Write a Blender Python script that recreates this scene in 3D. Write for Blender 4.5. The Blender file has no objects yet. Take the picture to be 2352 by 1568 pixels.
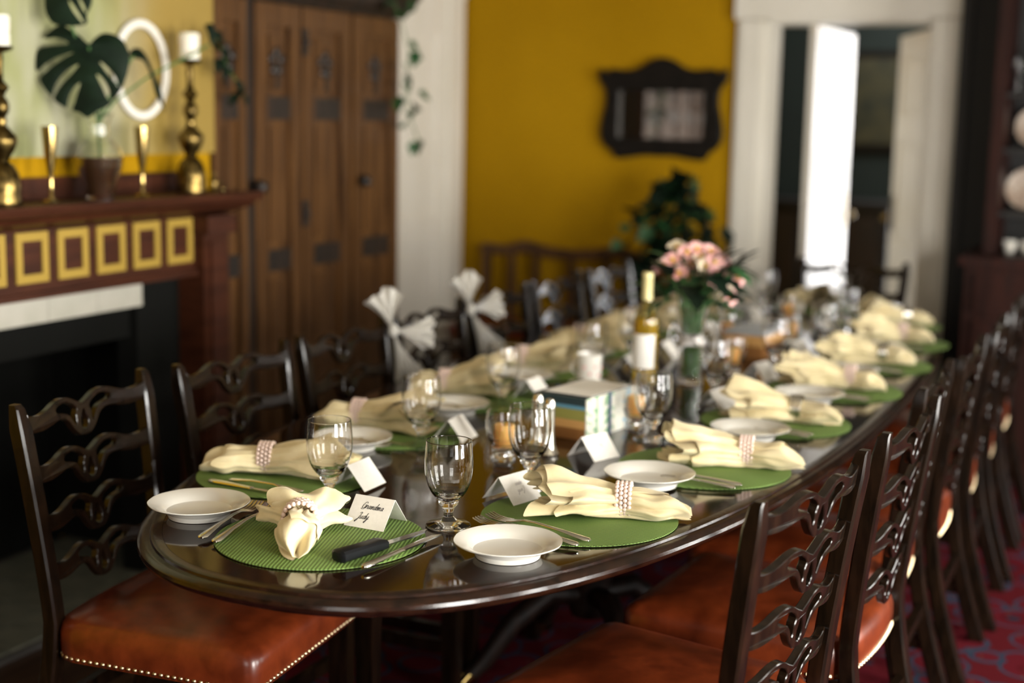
import bpy, bmesh, math, random
from mathutils import Vector, Matrix, noise
from mathutils.geometry import tessellate_polygon
S = bpy.context.scene
COL = S.collection
PI = math.pi
R = math.radians
random.seed(7)

# ------------------------------------------------------------------ camera
F_PX, TILT, ROLL, YAW, CAMH = 3267.0, R(9.0), R(1.1), R(24.4), 1.52
_fw0 = Vector((-math.sin(YAW), math.cos(YAW), 0)); _r0 = Vector((math.cos(YAW), math.sin(YAW), 0))
FW = _fw0 * math.cos(TILT) + Vector((0, 0, -1)) * math.sin(TILT)
_up0 = _r0.cross(FW)
RT = _r0 * math.cos(ROLL) + _up0 * math.sin(ROLL)
UP = RT.cross(FW)
EYE = Vector((0, 0, CAMH))
cd = bpy.data.cameras.new('camera'); cam = bpy.data.objects.new('camera', cd); COL.objects.link(cam)
cd.sensor_width = 36.0; cd.sensor_fit = 'HORIZONTAL'; cd.lens = 36.0 * F_PX / 2352.0
M3 = Matrix((RT, UP, -FW)).transposed()
cam.matrix_world = Matrix.Translation(EYE) @ M3.to_4x4()
cd.dof.use_dof = True; cd.dof.focus_distance = 2.62; cd.dof.aperture_fstop = 1.5
cd.clip_start = 0.05; cd.clip_end = 60
S.camera = cam

# ------------------------------------------------------------------ light and exposure
S.view_settings.view_transform = 'Standard'; S.view_settings.look = 'None'
S.view_settings.gamma = 1.0; S.view_settings.use_curve_mapping = False
S.view_settings.exposure = 0.12
W = bpy.data.worlds.new('daylight'); S.world = W; W.use_nodes = True
W.node_tree.nodes['Background'].inputs[0].default_value = (0.75, 0.85, 0.95, 1)
W.node_tree.nodes['Background'].inputs[1].default_value = 0.5

def area(name, loc, rot, sx, sy, power, col):
    l = bpy.data.lights.new(name, 'AREA'); l.shape = 'RECTANGLE'; l.size = sx; l.size_y = sy
    l.energy = power; l.color = col
    o = bpy.data.objects.new(name, l); COL.objects.link(o); o.location = loc; o.rotation_euler = rot
    return o
RW, FWL, CEIL = 1.7, -1.6, 2.75         # right wall x, wall behind the camera y, ceiling z
LW, BW = -3.5, 7.0                      # left wall x, back wall y
WIN = [(0.35, 1.35), (2.05, 3.05), (4.3, 5.3)]     # windows in the right wall: y ranges
WZ0, WZ1 = 0.45, 1.95
for (a, b), pw_ in zip(WIN, (300, 200, 140)):      # daylight at the right-hand windows, facing into the room
    area('window_daylight', (RW + 0.16, (a + b) / 2, (WZ0 + WZ1) / 2), (0, R(90), 0), WZ1 - WZ0, b - a, pw_, (1.0, 0.98, 0.93))
area('rear_window_daylight', (-0.2, FWL - 0.16, 1.55), (R(90), 0, 0), 1.4, 1.4, 42, (1.0, 0.98, 0.93))
area('hall_window_daylight', (-0.5, 9.93, 1.2), (R(-90), 0, 0), 1.2, 1.9, 150, (0.98, 0.98, 1.0))
area('hall_fill_light', (-1.35, 8.9, 2.74), (0, 0, 0), 1.2, 1.2, 35, (0.98, 0.98, 1.0))  # added ceiling light, brightens the white door leaves in the hall

# ------------------------------------------------------------------ pixel helpers (photograph frame 2352 x 1568)
def ray(x, y): return (FW * F_PX + RT * (x - 1176) - UP * (y - 784))
def onz(x, y, z): d = ray(x, y); return EYE + d * ((z - CAMH) / d.z)
def onx(x, y, X): d = ray(x, y); return EYE + d * (X / d.x)
def ony(x, y, Y): d = ray(x, y); return EYE + d * (Y / d.y)

# ------------------------------------------------------------------ materials
def mat(name, col=(0.5, 0.5, 0.5), rough=0.5, metal=0.0, coat=0.0, spec=0.5, **k):
    m = bpy.data.materials.new(name); m.use_nodes = True
    b = m.node_tree.nodes['Principled BSDF']
    b.inputs['Base Color'].default_value = (*col, 1); b.inputs['Roughness'].default_value = rough
    b.inputs['Metallic'].default_value = metal; b.inputs['Coat Weight'].default_value = coat
    b.inputs['Coat Roughness'].default_value = 0.08
    b.inputs['Specular IOR Level'].default_value = spec
    for n, v in k.items(): b.inputs[n.replace('_', ' ')].default_value = v
    return m
def nodes(m): return m.node_tree.nodes, m.node_tree.links, m.node_tree.nodes['Principled BSDF']
def vary(m, c1, c2, scale=(8, 8, 8), nscale=3.0, detail=6, rough=0.55, lo=0.35, hi=0.65, bump=0.0, bdist=0.002, kind='NOISE'):
    n, l, b = nodes(m)
    tc = n.new('ShaderNodeTexCoord'); mp = n.new('ShaderNodeMapping'); mp.inputs['Scale'].default_value = scale
    l.new(tc.outputs['Object'], mp.inputs['Vector'])
    t = n.new('ShaderNodeTexNoise'); t.inputs['Scale'].default_value = nscale; t.inputs['Detail'].default_value = detail
    t.inputs['Roughness'].default_value = rough
    l.new(mp.outputs['Vector'], t.inputs['Vector'])
    r = n.new('ShaderNodeValToRGB'); r.color_ramp.elements[0].position = lo; r.color_ramp.elements[1].position = hi
    r.color_ramp.elements[0].color = (*c1, 1); r.color_ramp.elements[1].color = (*c2, 1)
    l.new(t.outputs['Fac'], r.inputs['Fac']); l.new(r.outputs['Color'], b.inputs['Base Color'])
    if bump:
        bp = n.new('ShaderNodeBump'); bp.inputs['Strength'].default_value = bump; bp.inputs['Distance'].default_value = bdist
        l.new(t.outputs['Fac'], bp.inputs['Height']); l.new(bp.outputs['Normal'], b.inputs['Normal'])
    return m
M = {}
M['table'] = vary(mat('table_mahogany', rough=0.075, spec=0.42), (0.006, 0.0022, 0.0014), (0.018, 0.006, 0.003), (30, 2.2, 30), 2.0)
M['table_edge'] = vary(mat('table_edge', rough=0.2, spec=0.32), (0.006, 0.0024, 0.0014), (0.022, 0.008, 0.004), (6, 6, 20), 5.0, bump=0.25)
M['chairwood'] = vary(mat('dark_chair_wood', rough=0.24, spec=0.22, coat=0.14), (0.003, 0.0018, 0.001), (0.011, 0.0052, 0.0025), (18, 18, 3), 3.0, bump=0.08)
M['pedestal'] = vary(mat('pedestal_wood', rough=0.5, spec=0.2), (0.004, 0.002, 0.001), (0.012, 0.005, 0.003), (18, 18, 3), 3.0)
M['leather'] = vary(mat('orange_leather', rough=0.30, spec=0.5), (0.075, 0.011, 0.0024), (0.15, 0.025, 0.0055), (4, 4, 4), 4.0, bump=0.12, bdist=0.004)
M['nail'] = mat('nail_brass', (0.46, 0.37, 0.23), 0.3, 1.0)
M['napkin'] = vary(mat('napkin_cotton', rough=0.85, Sheen_Weight=0.15), (0.66, 0.55, 0.31), (0.73, 0.62, 0.38), (9, 9, 9), 3.0)
M['pearl'] = mat('pearl', (0.78, 0.60, 0.52), 0.18, 0.0, coat=0.8)
M['plate'] = mat('white_china', (0.72, 0.69, 0.62), 0.22, coat=0.5)
M['silver'] = mat('silver', (0.72, 0.69, 0.62), 0.2, 1.0)
M['steel'] = mat('steel_blade', (0.5, 0.5, 0.5), 0.16, 1.0)
M['blackhandle'] = mat('black_handle', (0.006, 0.0065, 0.0075), 0.35, spec=0.2)
M['paper'] = vary(mat('card_paper', rough=0.8), (0.76, 0.72, 0.65), (0.80, 0.76, 0.69), (40, 40, 40), 4.0)
M['ink'] = mat('ink', (0.03, 0.028, 0.03), 0.7)
M['inkfaint'] = mat('faint_ink', (0.42, 0.38, 0.37), 0.8)
M['glass'] = mat('clear_glass', (1, 1, 1), 0.0, Transmission_Weight=1.0, IOR=1.47)
M['wax'] = mat('orange_wax', (0.88, 0.46, 0.12), 0.45, Subsurface_Weight=0.35)
M['bottleglass'] = mat('bottle_glass', (0.97, 0.90, 0.55), 0.0, Transmission_Weight=1.0, IOR=1.45)
M['wine'] = mat('white_wine', (0.95, 0.70, 0.08), 0.03, Transmission_Weight=0.75, IOR=1.34)
M['foil'] = mat('cream_foil', (0.72, 0.62, 0.30), 0.35, 0.2)
M['label'] = mat('white_label', (0.78, 0.75, 0.70), 0.7)
M['mustard'] = vary(mat('mustard_wall', rough=0.8, spec=0.08), (0.33, 0.175, 0.002), (0.37, 0.20, 0.003), (1.2, 1.2, 1.2), 1.5)
M['darkwall'] = vary(mat('brown_wall', rough=0.8), (0.035, 0.022, 0.012), (0.05, 0.03, 0.017), (2, 2, 2), 2.0)
M['panelling'] = vary(mat('brown_panelling', rough=0.6), (0.09, 0.05, 0.022), (0.14, 0.08, 0.035), (3, 3, 1), 2.0)
M['ceil'] = vary(mat('pale_ceiling', rough=0.7), (0.27, 0.24, 0.18), (0.31, 0.28, 0.22), (2, 2, 2), 2.0)
M['cream'] = mat('cream_plaster', (0.55, 0.48, 0.36), 0.9)
M['white'] = vary(mat('white_paint', rough=0.42), (0.70, 0.66, 0.57), (0.76, 0.72, 0.64), (2, 2, 1), 2.0)
M['green'] = vary(mat('dark_green_wall', rough=0.8), (0.0035, 0.009, 0.007), (0.007, 0.016, 0.012), (1, 1, 1), 1.5)
M['armoire'] = vary(mat('armoire_wood', rough=0.4, spec=0.35), (0.024, 0.009, 0.003), (0.125, 0.055, 0.016), (14, 14, 0.9), 2.4, lo=0.3, hi=0.72, bump=0.1)
M['armoire_dark'] = vary(mat('armoire_dark_wood', rough=0.5), (0.007, 0.005, 0.003), (0.022, 0.011, 0.006), (14, 14, 1.2), 2.4)
M['mantel'] = vary(mat('mantel_wood', rough=0.45, spec=0.22), (0.03, 0.008, 0.003), (0.055, 0.015, 0.0055), (3, 1.2, 14), 2.4)
M['gold'] = mat('gold_paint', (0.33, 0.215, 0.035), 0.55, spec=0.25)
M['soot'] = mat('firebox_black', (0.006, 0.006, 0.005), 0.8, spec=0.1)
M['tile'] = vary(mat('cream_tile', rough=0.25), (0.42, 0.40, 0.33), (0.48, 0.45, 0.38), (5, 5, 5), 2.0)
M['hearthtile_shaded'] = vary(mat('shaded_hearth_tile', rough=0.45, spec=0.25), (0.10, 0.10, 0.075), (0.15, 0.145, 0.11), (5, 5, 5), 2.0)  # darker copy of the tile, shade at the hearth put into its colour
M['grout'] = mat('grout', (0.05, 0.045, 0.04), 0.9)
M['floor'] = vary(mat('dark_floor', rough=0.35), (0.02, 0.01, 0.006), (0.05, 0.025, 0.013), (14, 1, 1), 2.0)
M['brass'] = vary(mat('aged_brass', rough=0.3, metal=1.0), (0.03, 0.02, 0.007), (0.26, 0.175, 0.055), (20, 20, 20), 2.0)
M['brightbrass'] = mat('bright_brass', (0.42, 0.30, 0.11), 0.14, 1.0)
M['candle'] = mat('white_candle', (0.78, 0.72, 0.60), 0.5, Subsurface_Weight=0.2)
M['leaf'] = vary(mat('dark_leaf', rough=0.55, spec=0.15), (0.003, 0.008, 0.004), (0.007, 0.017, 0.008), (6, 6, 6), 2.0)
M['ivy'] = vary(mat('ivy_leaf', rough=0.45), (0.012, 0.045, 0.014), (0.03, 0.11, 0.03), (9, 9, 9), 3.0)
M['stem'] = mat('green_stem', (0.05, 0.13, 0.03), 0.5)
M['petal'] = vary(mat('pink_petal', rough=0.6, Subsurface_Weight=0.1), (0.72, 0.22, 0.24), (0.85, 0.50, 0.46), (14, 14, 14), 3.0)
M['petalc'] = vary(mat('cream_petal', rough=0.6, Subsurface_Weight=0.1), (0.75, 0.52, 0.36), (0.82, 0.70, 0.52), (14, 14, 14), 3.0)
M['anther'] = mat('yellow_centre', (0.6, 0.38, 0.05), 0.6)
M['darkwater'] = mat('amber_water', (0.05, 0.022, 0.01), 0.08, coat=0.5)
M['frame'] = vary(mat('black_carved_wood', rough=0.45, spec=0.15), (0.004, 0.0035, 0.003), (0.011, 0.008, 0.006), (12, 12, 12), 3.0, bump=0.4, bdist=0.01)
M['mirror'] = mat('mirror_glass', (0.62, 0.58, 0.54), 0.03, 1.0)
M['tulle'] = mat('white_tulle', (0.66, 0.63, 0.57), 0.9, Alpha=0.55)
M['hutch'] = vary(mat('hutch_redwood', rough=0.5, spec=0.2), (0.010, 0.0022, 0.001), (0.026, 0.005, 0.002), (12, 12, 1.2), 2.5)
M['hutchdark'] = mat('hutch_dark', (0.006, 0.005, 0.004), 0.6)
M['china'] = vary(mat('patterned_china', rough=0.25), (0.30, 0.20, 0.14), (0.45, 0.38, 0.31), (22, 22, 22), 2.0)
M['teal'] = mat('teal_cover', (0.016, 0.035, 0.04), 0.45)
M['bluecover'] = mat('blue_cover', (0.10, 0.26, 0.36), 0.5)
M['olive'] = mat('olive_cover', (0.26, 0.25, 0.06), 0.55)
M['tan'] = mat('tan_cover', (0.55, 0.30, 0.10), 0.55)
M['brown'] = mat('brown_cover', (0.24, 0.10, 0.025), 0.55)
M['greycover'] = mat('grey_cover', (0.32, 0.34, 0.36), 0.5)
M['pages'] = vary(mat('book_pages', rough=0.8), (0.60, 0.52, 0.36), (0.75, 0.68, 0.52), (1, 1, 160), 2.0)
M['ribbon'] = mat('navy_ribbon', (0.02, 0.05, 0.13), 0.4)
M['lace'] = mat('white_lace', (0.80, 0.76, 0.72), 0.9)
M['picture'] = None

# green woven mat: crossed ribs as relief and a slight tone change
m = mat('green_mat', (0.12, 0.19, 0.035), 0.7); n, l, b = nodes(m)
tc = n.new('ShaderNodeTexCoord')
def wave(rot, sc):
    mp = n.new('ShaderNodeMapping'); mp.inputs['Rotation'].default_value = (0, 0, rot)
    l.new(tc.outputs['Object'], mp.inputs['Vector'])
    w = n.new('ShaderNodeTexWave'); w.inputs['Scale'].default_value = sc; w.wave_profile = 'SIN'
    l.new(mp.outputs['Vector'], w.inputs['Vector']); return w
w1 = wave(0.0, 46); w2 = wave(R(90), 80)
mx = n.new('ShaderNodeMath'); mx.operation = 'MULTIPLY_ADD'; mx.inputs[1].default_value = 0.45
l.new(w2.outputs['Fac'], mx.inputs[0]); l.new(w1.outputs['Fac'], mx.inputs[2])
cr = n.new('ShaderNodeValToRGB'); cr.color_ramp.elements[0].color = (0.06, 0.115, 0.018, 1); cr.color_ramp.elements[1].color = (0.165, 0.265, 0.055, 1)
cr.color_ramp.elements[0].position = 0.1; cr.color_ramp.elements[1].position = 1.0
l.new(mx.outputs[0], cr.inputs['Fac']); l.new(cr.outputs['Color'], b.inputs['Base Color'])
bp = n.new('ShaderNodeBump'); bp.inputs['Strength'].default_value = 0.6; bp.inputs['Distance'].default_value = 0.0015
l.new(mx.outputs[0], bp.inputs['Height']); l.new(bp.outputs['Normal'], b.inputs['Normal'])
M['mat'] = m

# oriental rug: red ground with navy, cream and rose motifs
m = mat('red_rug', (0.16, 0.02, 0.02), 1.0, spec=0.05); n, l, b = nodes(m)
tc = n.new('ShaderNodeTexCoord')
v = n.new('ShaderNodeTexVoronoi'); v.inputs['Scale'].default_value = 7.0; l.new(tc.outputs['Object'], v.inputs['Vector'])
v2 = n.new('ShaderNodeTexVoronoi'); v2.inputs['Scale'].default_value = 22.0; l.new(tc.outputs['Object'], v2.inputs['Vector'])
r1 = n.new('ShaderNodeValToRGB'); r1.color_ramp.interpolation = 'CONSTANT'
e = r1.color_ramp.elements; e[0].position = 0; e[0].color = (0.012, 0.018, 0.03, 1); e[1].position = 0.16; e[1].color = (0.06, 0.0035, 0.006, 1)
for p, c in ((0.30, (0.075, 0.005, 0.009, 1)), (0.52, (0.02, 0.03, 0.05, 1)), (0.60, (0.065, 0.0045, 0.007, 1))):
    q = e.new(p); q.color = c
l.new(v.outputs['Distance'], r1.inputs['Fac'])
r2 = n.new('ShaderNodeValToRGB'); r2.color_ramp.interpolation = 'CONSTANT'
e = r2.color_ramp.elements; e[0].position = 0; e[0].color = (1, 1, 1, 1); e[1].position = 0.13; e[1].color = (0, 0, 0, 1)
l.new(v2.outputs['Distance'], r2.inputs['Fac'])
mxr = n.new('ShaderNodeMix'); mxr.data_type = 'RGBA'; l.new(r2.outputs['Color'], mxr.inputs['Factor'])
l.new(r1.outputs['Color'], mxr.inputs['A']); mxr.inputs['B'].default_value = (0.08, 0.045, 0.03, 1)
l.new(mxr.outputs['Result'], b.inputs['Base Color'])
M['rug'] = m

# soft abstract painting over the mantel: cream, pale green and ochre washes
m = mat('abstract_painting', (0.5, 0.5, 0.3), 0.6); n, l, b = nodes(m)
tc = n.new('ShaderNodeTexCoord'); mp = n.new('ShaderNodeMapping'); mp.inputs['Scale'].default_value = (1, 3.2, 1.4)
l.new(tc.outputs['Object'], mp.inputs['Vector'])
t = n.new('ShaderNodeTexNoise'); t.inputs['Scale'].default_value = 1.7; t.inputs['Detail'].default_value = 2.0; l.new(mp.outputs['Vector'], t.inputs['Vector'])
r1 = n.new('ShaderNodeValToRGB'); e = r1.color_ramp.elements
e[0].position = 0.30; e[0].color = (0.14, 0.15, 0.05, 1); e[1].position = 0.62; e[1].color = (0.33, 0.32, 0.21, 1)
q = e.new(0.45); q.color = (0.26, 0.265, 0.11, 1)
l.new(t.outputs['Fac'], r1.inputs['Fac'])
sx = n.new('ShaderNodeSeparateXYZ'); l.new(tc.outputs['Object'], sx.inputs['Vector'])
mr = n.new('ShaderNodeMapRange'); mr.inputs['From Min'].default_value = 0.02; mr.inputs['From Max'].default_value = 0.42; mr.interpolation_type = 'SMOOTHSTEP'
l.new(sx.outputs['Y'], mr.inputs['Value'])
mxr = n.new('ShaderNodeMix'); mxr.data_type = 'RGBA'; l.new(mr.outputs['Result'], mxr.inputs['Factor'])
l.new(r1.outputs['Color'], mxr.inputs['A']); mxr.inputs['B'].default_value = (0.26, 0.17, 0.03, 1)
l.new(mxr.outputs['Result'], b.inputs['Base Color'])
M['picture'] = m

# wrapping paper of the parcel of books: pale ground with soft blue and green blots
m = mat('printed_paper', (0.7, 0.7, 0.6), 0.6); n, l, b = nodes(m)
tc = n.new('ShaderNodeTexCoord'); t = n.new('ShaderNodeTexNoise'); t.inputs['Scale'].default_value = 26; l.new(tc.outputs['Object'], t.inputs['Vector'])
r1 = n.new('ShaderNodeValToRGB'); e = r1.color_ramp.elements; e[0].position = 0.36; e[0].color = (0.22, 0.40, 0.22, 1); e[1].position = 0.62; e[1].color = (0.40, 0.58, 0.68, 1)
for p, c in ((0.42, (0.72, 0.70, 0.60, 1)), (0.56, (0.74, 0.72, 0.62, 1))):
    q = e.new(p); q.color = c
l.new(t.outputs['Fac'], r1.inputs['Fac']); l.new(r1.outputs['Color'], b.inputs['Base Color'])
M['print'] = m

# ------------------------------------------------------------------ mesh helpers
class MB:
    def __init__(s): s.v = []; s.f = []
    def add(s, vs, fs):
        o = len(s.v); s.v += [tuple(p) for p in vs]; s.f += [tuple(i + o for i in f) for f in fs]; return s
    def box(s, x0, x1, y0, y1, z0, z1):
        p = [(x, y, z) for z in (z0, z1) for y in (y0, y1) for x in (x0, x1)]
        return s.add(p, [(0, 2, 3, 1), (4, 5, 7, 6), (0, 1, 5, 4), (2, 6, 7, 3), (0, 4, 6, 2), (1, 3, 7, 5)])
    def hexa(s, p):          # eight corners: bottom four, then top four, same winding
        return s.add(p, [(3, 2, 1, 0), (4, 5, 6, 7), (0, 1, 5, 4), (1, 2, 6, 5), (2, 3, 7, 6), (3, 0, 4, 7)])
    def lathe(s, prof, seg=32, c=(0, 0, 0), mod=None):
        vs = []; fs = []
        for i, (r, z) in enumerate(prof):
            for k in range(seg):
                a = 2 * PI * k / seg; rr = r * (mod(a, i) if mod else 1)
                vs.append((c[0] + rr * math.cos(a), c[1] + rr * math.sin(a), c[2] + z))
        for i in range(len(prof) - 1):
            for k in range(seg):
                a, b2 = i * seg + k, i * seg + (k + 1) % seg
                fs.append((a, b2, b2 + seg, a + seg))
        if prof[0][0] > 1e-6: fs.append(tuple(reversed(range(seg))))
        if prof[-1][0] > 1e-6: fs.append(tuple((len(prof) - 1) * seg + k for k in range(seg)))
        return s.add(vs, fs)
    def vessel(s, prof, seg=32, d=0.0008, **k):
        out = []
        for i, p in enumerate(prof):
            out.append(p)
            if i < len(prof) - 1:
                q = prof[i + 1]; L = math.dist(p, q)
                if L > 4 * d:
                    for t in (d / L, 1 - d / L): out.append((p[0] + (q[0] - p[0]) * t, p[1] + (q[1] - p[1]) * t))
        return s.lathe(out, seg, **k)
    def loft(s, rings, cap=True, closed=True):
        k = len(rings[0]); vs = [p for r in rings for p in r]; fs = []
        for i in range(len(rings) - 1):
            for j in range(k if closed else k - 1):
                a, b2 = i * k + j, i * k + (j + 1) % k
                fs.append((a, b2, b2 + k, a + k))
        if cap and closed: fs += [tuple(reversed(range(k))), tuple((len(rings) - 1) * k + j for j in range(k))]
        return s.add(vs, fs)
    def tube(s, pts, rad, seg=8, cap=True):
        pts = [Vector(p) for p in pts]; rings = []; ref = Vector((0.13, 0.27, 0.95)).normalized()
        for i, p in enumerate(pts):
            d = (pts[min(i + 1, len(pts) - 1)] - pts[max(i - 1, 0)]).normalized()
            u = d.cross(ref); u = u.normalized() if u.length > 1e-4 else Vector((1, 0, 0)); w = d.cross(u)
            r = rad[i] if isinstance(rad, (list, tuple)) else rad
            rings.append([p + (u * math.cos(2 * PI * k / seg) + w * math.sin(2 * PI * k / seg)) * r for k in range(seg)])
        return s.loft(rings, cap)
    def sphere(s, c, r, seg=12, rings=8, sc=(1, 1, 1)):
        prof = [(max(1e-7, math.sin(PI * i / rings)), -math.cos(PI * i / rings)) for i in range(rings + 1)]
        t = MB().lathe(prof, seg); return s.add([(c[0] + p[0] * r * sc[0], c[1] + p[1] * r * sc[1], c[2] + p[2] * r * sc[2]) for p in t.v], t.f)
    def mesh(s, name, mt, smooth=True, angle=38):
        me = bpy.data.meshes.new(name); me.from_pydata(s.v, [], s.f); me.validate(); me.update()
        if mt is not None: me.materials.append(mt)
        bm = bmesh.new(); bm.from_mesh(me); bmesh.ops.remove_doubles(bm, verts=bm.verts, dist=1e-6)
        bmesh.ops.recalc_face_normals(bm, faces=bm.faces); bm.to_mesh(me); bm.free()
        if smooth:
            for p in me.polygons: p.use_smooth = True
            me.set_sharp_from_angle(angle=R(angle))
        return me
    def build(s, name, mt, parent=None, smooth=True, angle=38):
        return link(name, s.mesh(name, mt, smooth, angle), parent)
def link(name, me, parent=None, loc=None, rot=None, sc=None):
    o = bpy.data.objects.new(name, me); COL.objects.link(o)
    if parent is not None: o.parent = parent
    if loc is not None: o.location = loc
    if rot is not None: o.rotation_euler = rot
    if sc is not None: o.scale = sc
    return o
def tag(o, label, cat, group=None):
    o['label'] = label; o['category'] = cat
    if group: o['group'] = group
    return o
def thing(name, label, cat, loc=(0, 0, 0), rz=0.0, group=None):
    o = bpy.data.objects.new(name, None); COL.objects.link(o); o.location = loc; o.rotation_euler = (0, 0, rz)
    o.empty_display_size = 0.05
    return tag(o, label, cat, group)
def struct(o, label=None):
    o['kind'] = 'structure'
    if label: o['label'] = label
    return o
def smooth_loop(pts, n=6, closed=True):
    out = []; k = len(pts)
    rng = range(k) if closed else range(k - 1)
    for i in rng:
        g = (lambda j: Vector(pts[j % k])) if closed else (lambda j: Vector(pts[max(0, min(k - 1, j))]))
        a, b, c, d = g(i - 1), g(i), g(i + 1), g(i + 2)
        for q in range(n):
            t = q / n
            out.append(0.5 * ((2 * b) + (c - a) * t + (2 * a - 5 * b + 4 * c - d) * t * t + (3 * b - a - 3 * c + d) * t ** 3))
    if not closed: out.append(Vector(pts[-1]))
    return out
def plate_shape(outer, holes, t, bev, fn=None):
    """flat shape in (x, z) with thickness 2t along y and rounded rims; fn maps each point"""
    mb = MB(); loops = [outer] + holes
    inset = []
    for li, lp in enumerate(loops):
        k = len(lp); area2 = sum(lp[i][0] * lp[(i + 1) % k][1] - lp[(i + 1) % k][0] * lp[i][1] for i in range(k))
        sgn = (1 if area2 > 0 else -1) * (1 if li == 0 else -1)
        nl = []
        for i in range(k):
            a, c = Vector(lp[i - 1][:2]), Vector(lp[(i + 1) % k][:2]); d = (c - a)
            d = d.normalized() if d.length > 1e-9 else Vector((1, 0)); nrm = Vector((-d.y, d.x)) * sgn
            nl.append((lp[i][0] + nrm.x * bev, lp[i][1] + nrm.y * bev))
        inset.append(nl)
    f = fn or (lambda x, y, z: (x, y, z))
    for li, lp in enumerate(loops):
        k = len(lp)
        rings = [[f(p[0], -t, p[1]) for p in inset[li]], [f(p[0], -t + bev, p[1]) for p in lp], [f(p[0], t - bev, p[1]) for p in lp], [f(p[0], t, p[1]) for p in inset[li]]]
        mb.loft(rings, cap=False)
    flat = [p for nl in inset for p in nl]
    tris = tessellate_polygon([[Vector((p[0], p[1], 0)) for p in nl] for nl in inset])
    mb.add([f(p[0], -t, p[1]) for p in flat], [tuple(q) for q in tris])
    mb.add([f(p[0], t, p[1]) for p in flat], [tuple(q) for q in tris])
    return mb
def bar(mb, a, b, w, h):     # square bar between two points
    a, b = Vector(a), Vector(b); d = (b - a).normalized(); ref = Vector((0, 0, 1)) if abs(d.z) < 0.9 else Vector((1, 0, 0))
    u = d.cross(ref).normalized(); v = u.cross(d)
    c = [(-1, -1), (1, -1), (1, 1), (-1, 1)]
    return mb.hexa([a + u * (i * w / 2) + v * (j * h / 2) for i, j in c] + [b + u * (i * w / 2) + v * (j * h / 2) for i, j in c])
def copy_tree(o, parent=None):
    c = o.copy(); COL.objects.link(c); c.parent = parent
    for ch in list(o.children): copy_tree(ch, c)
    return c
ORD = ['', 'first', 'second', 'third', 'fourth', 'fifth', 'sixth', 'seventh']

# ================================================================== THE ROOM
T = 0.75                                   # table top height
TH = 0.22                                  # wall thickness
struct(MB().box(LW - 0.6, RW + 0.3, FWL - 0.3, BW + 3.2, -0.1, 0.0).build('floor', M['floor'], smooth=False))
struct(MB().box(LW - 0.6, RW + 0.3, FWL - 0.3, BW + 3.2, CEIL, CEIL + 0.1).build('ceiling', M['ceil'], smooth=False))
# left wall, with the doorway of the white door near the back corner
D1Y0, D1Y1, D1Z = 5.85, 6.93, 2.13
mb = MB(); mb.box(LW - TH, LW, FWL, D1Y0, 0, CEIL); mb.box(LW - TH, LW, D1Y1, BW, 0, CEIL); mb.box(LW - TH, LW, D1Y0, D1Y1, D1Z, CEIL)
struct(mb.build('wall_left', M['mustard'], smooth=False))
# back wall with the doorway
DX0, DX1, DZ = -1.84, -1.035, 2.01
mb = MB(); mb.box(LW - TH, DX0, BW, BW + TH, 0, CEIL); mb.box(DX1, RW + TH, BW, BW + TH, 0, CEIL); mb.box(DX0, DX1, BW, BW + TH, DZ, CEIL)
struct(mb.build('wall_back', M['mustard'], smooth=False))
# right wall with three windows, and the wall behind the camera with one
def win_wall(name, spans, x0, x1, along_y, lo, hi, z0, z1):
    mb = MB(); cur = lo
    def seg(a, b, c, d):
        if along_y: mb.box(x0, x1, a, b, c, d)
        else: mb.box(a, b, x0, x1, c, d)
    for a, b in spans:
        seg(cur, a, 0, CEIL); seg(a, b, 0, z0); seg(a, b, z1, CEIL); cur = b
    seg(cur, hi, 0, CEIL)
    return struct(mb.build(name, M['panelling'], smooth=False))
win_wall('wall_right', WIN, RW, RW + TH, True, FWL, BW, WZ0, WZ1)
win_wall('wall_front', [(-0.9, 0.5)], FWL - TH, FWL, False, LW - TH, RW + TH, 0.85, 2.25)
wn = 0
def window(a, b, z0, z1, plane, along_y):
    global wn; wn += 1
    mb = MB()
    def bx(p, q, c, d, t0=-0.03, t1=0.03):
        if along_y: mb.box(plane + t0, plane + t1, p, q, c, d)
        else: mb.box(p, q, plane + t0, plane + t1, c, d)
    for p, q in ((a, a + 0.06), (b - 0.06, b)): bx(p, q, z0, z1)
    bx(a, b, z0, z0 + 0.06); bx(a, b, z1 - 0.06, z1)
    mid = (a + b) / 2; bx(mid - 0.02, mid + 0.02, z0, z1); zm = (z0 + z1) / 2; bx(a, b, zm - 0.03, zm + 0.03)
    struct(mb.build('window_%d' % wn, M['white'], smooth=False), 'white sash window with four panes')
for a, b in WIN: window(a, b, WZ0, WZ1, RW + 0.06, True)
window(-0.9, 0.5, 0.85, 2.25, FWL - 0.06, False)
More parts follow.
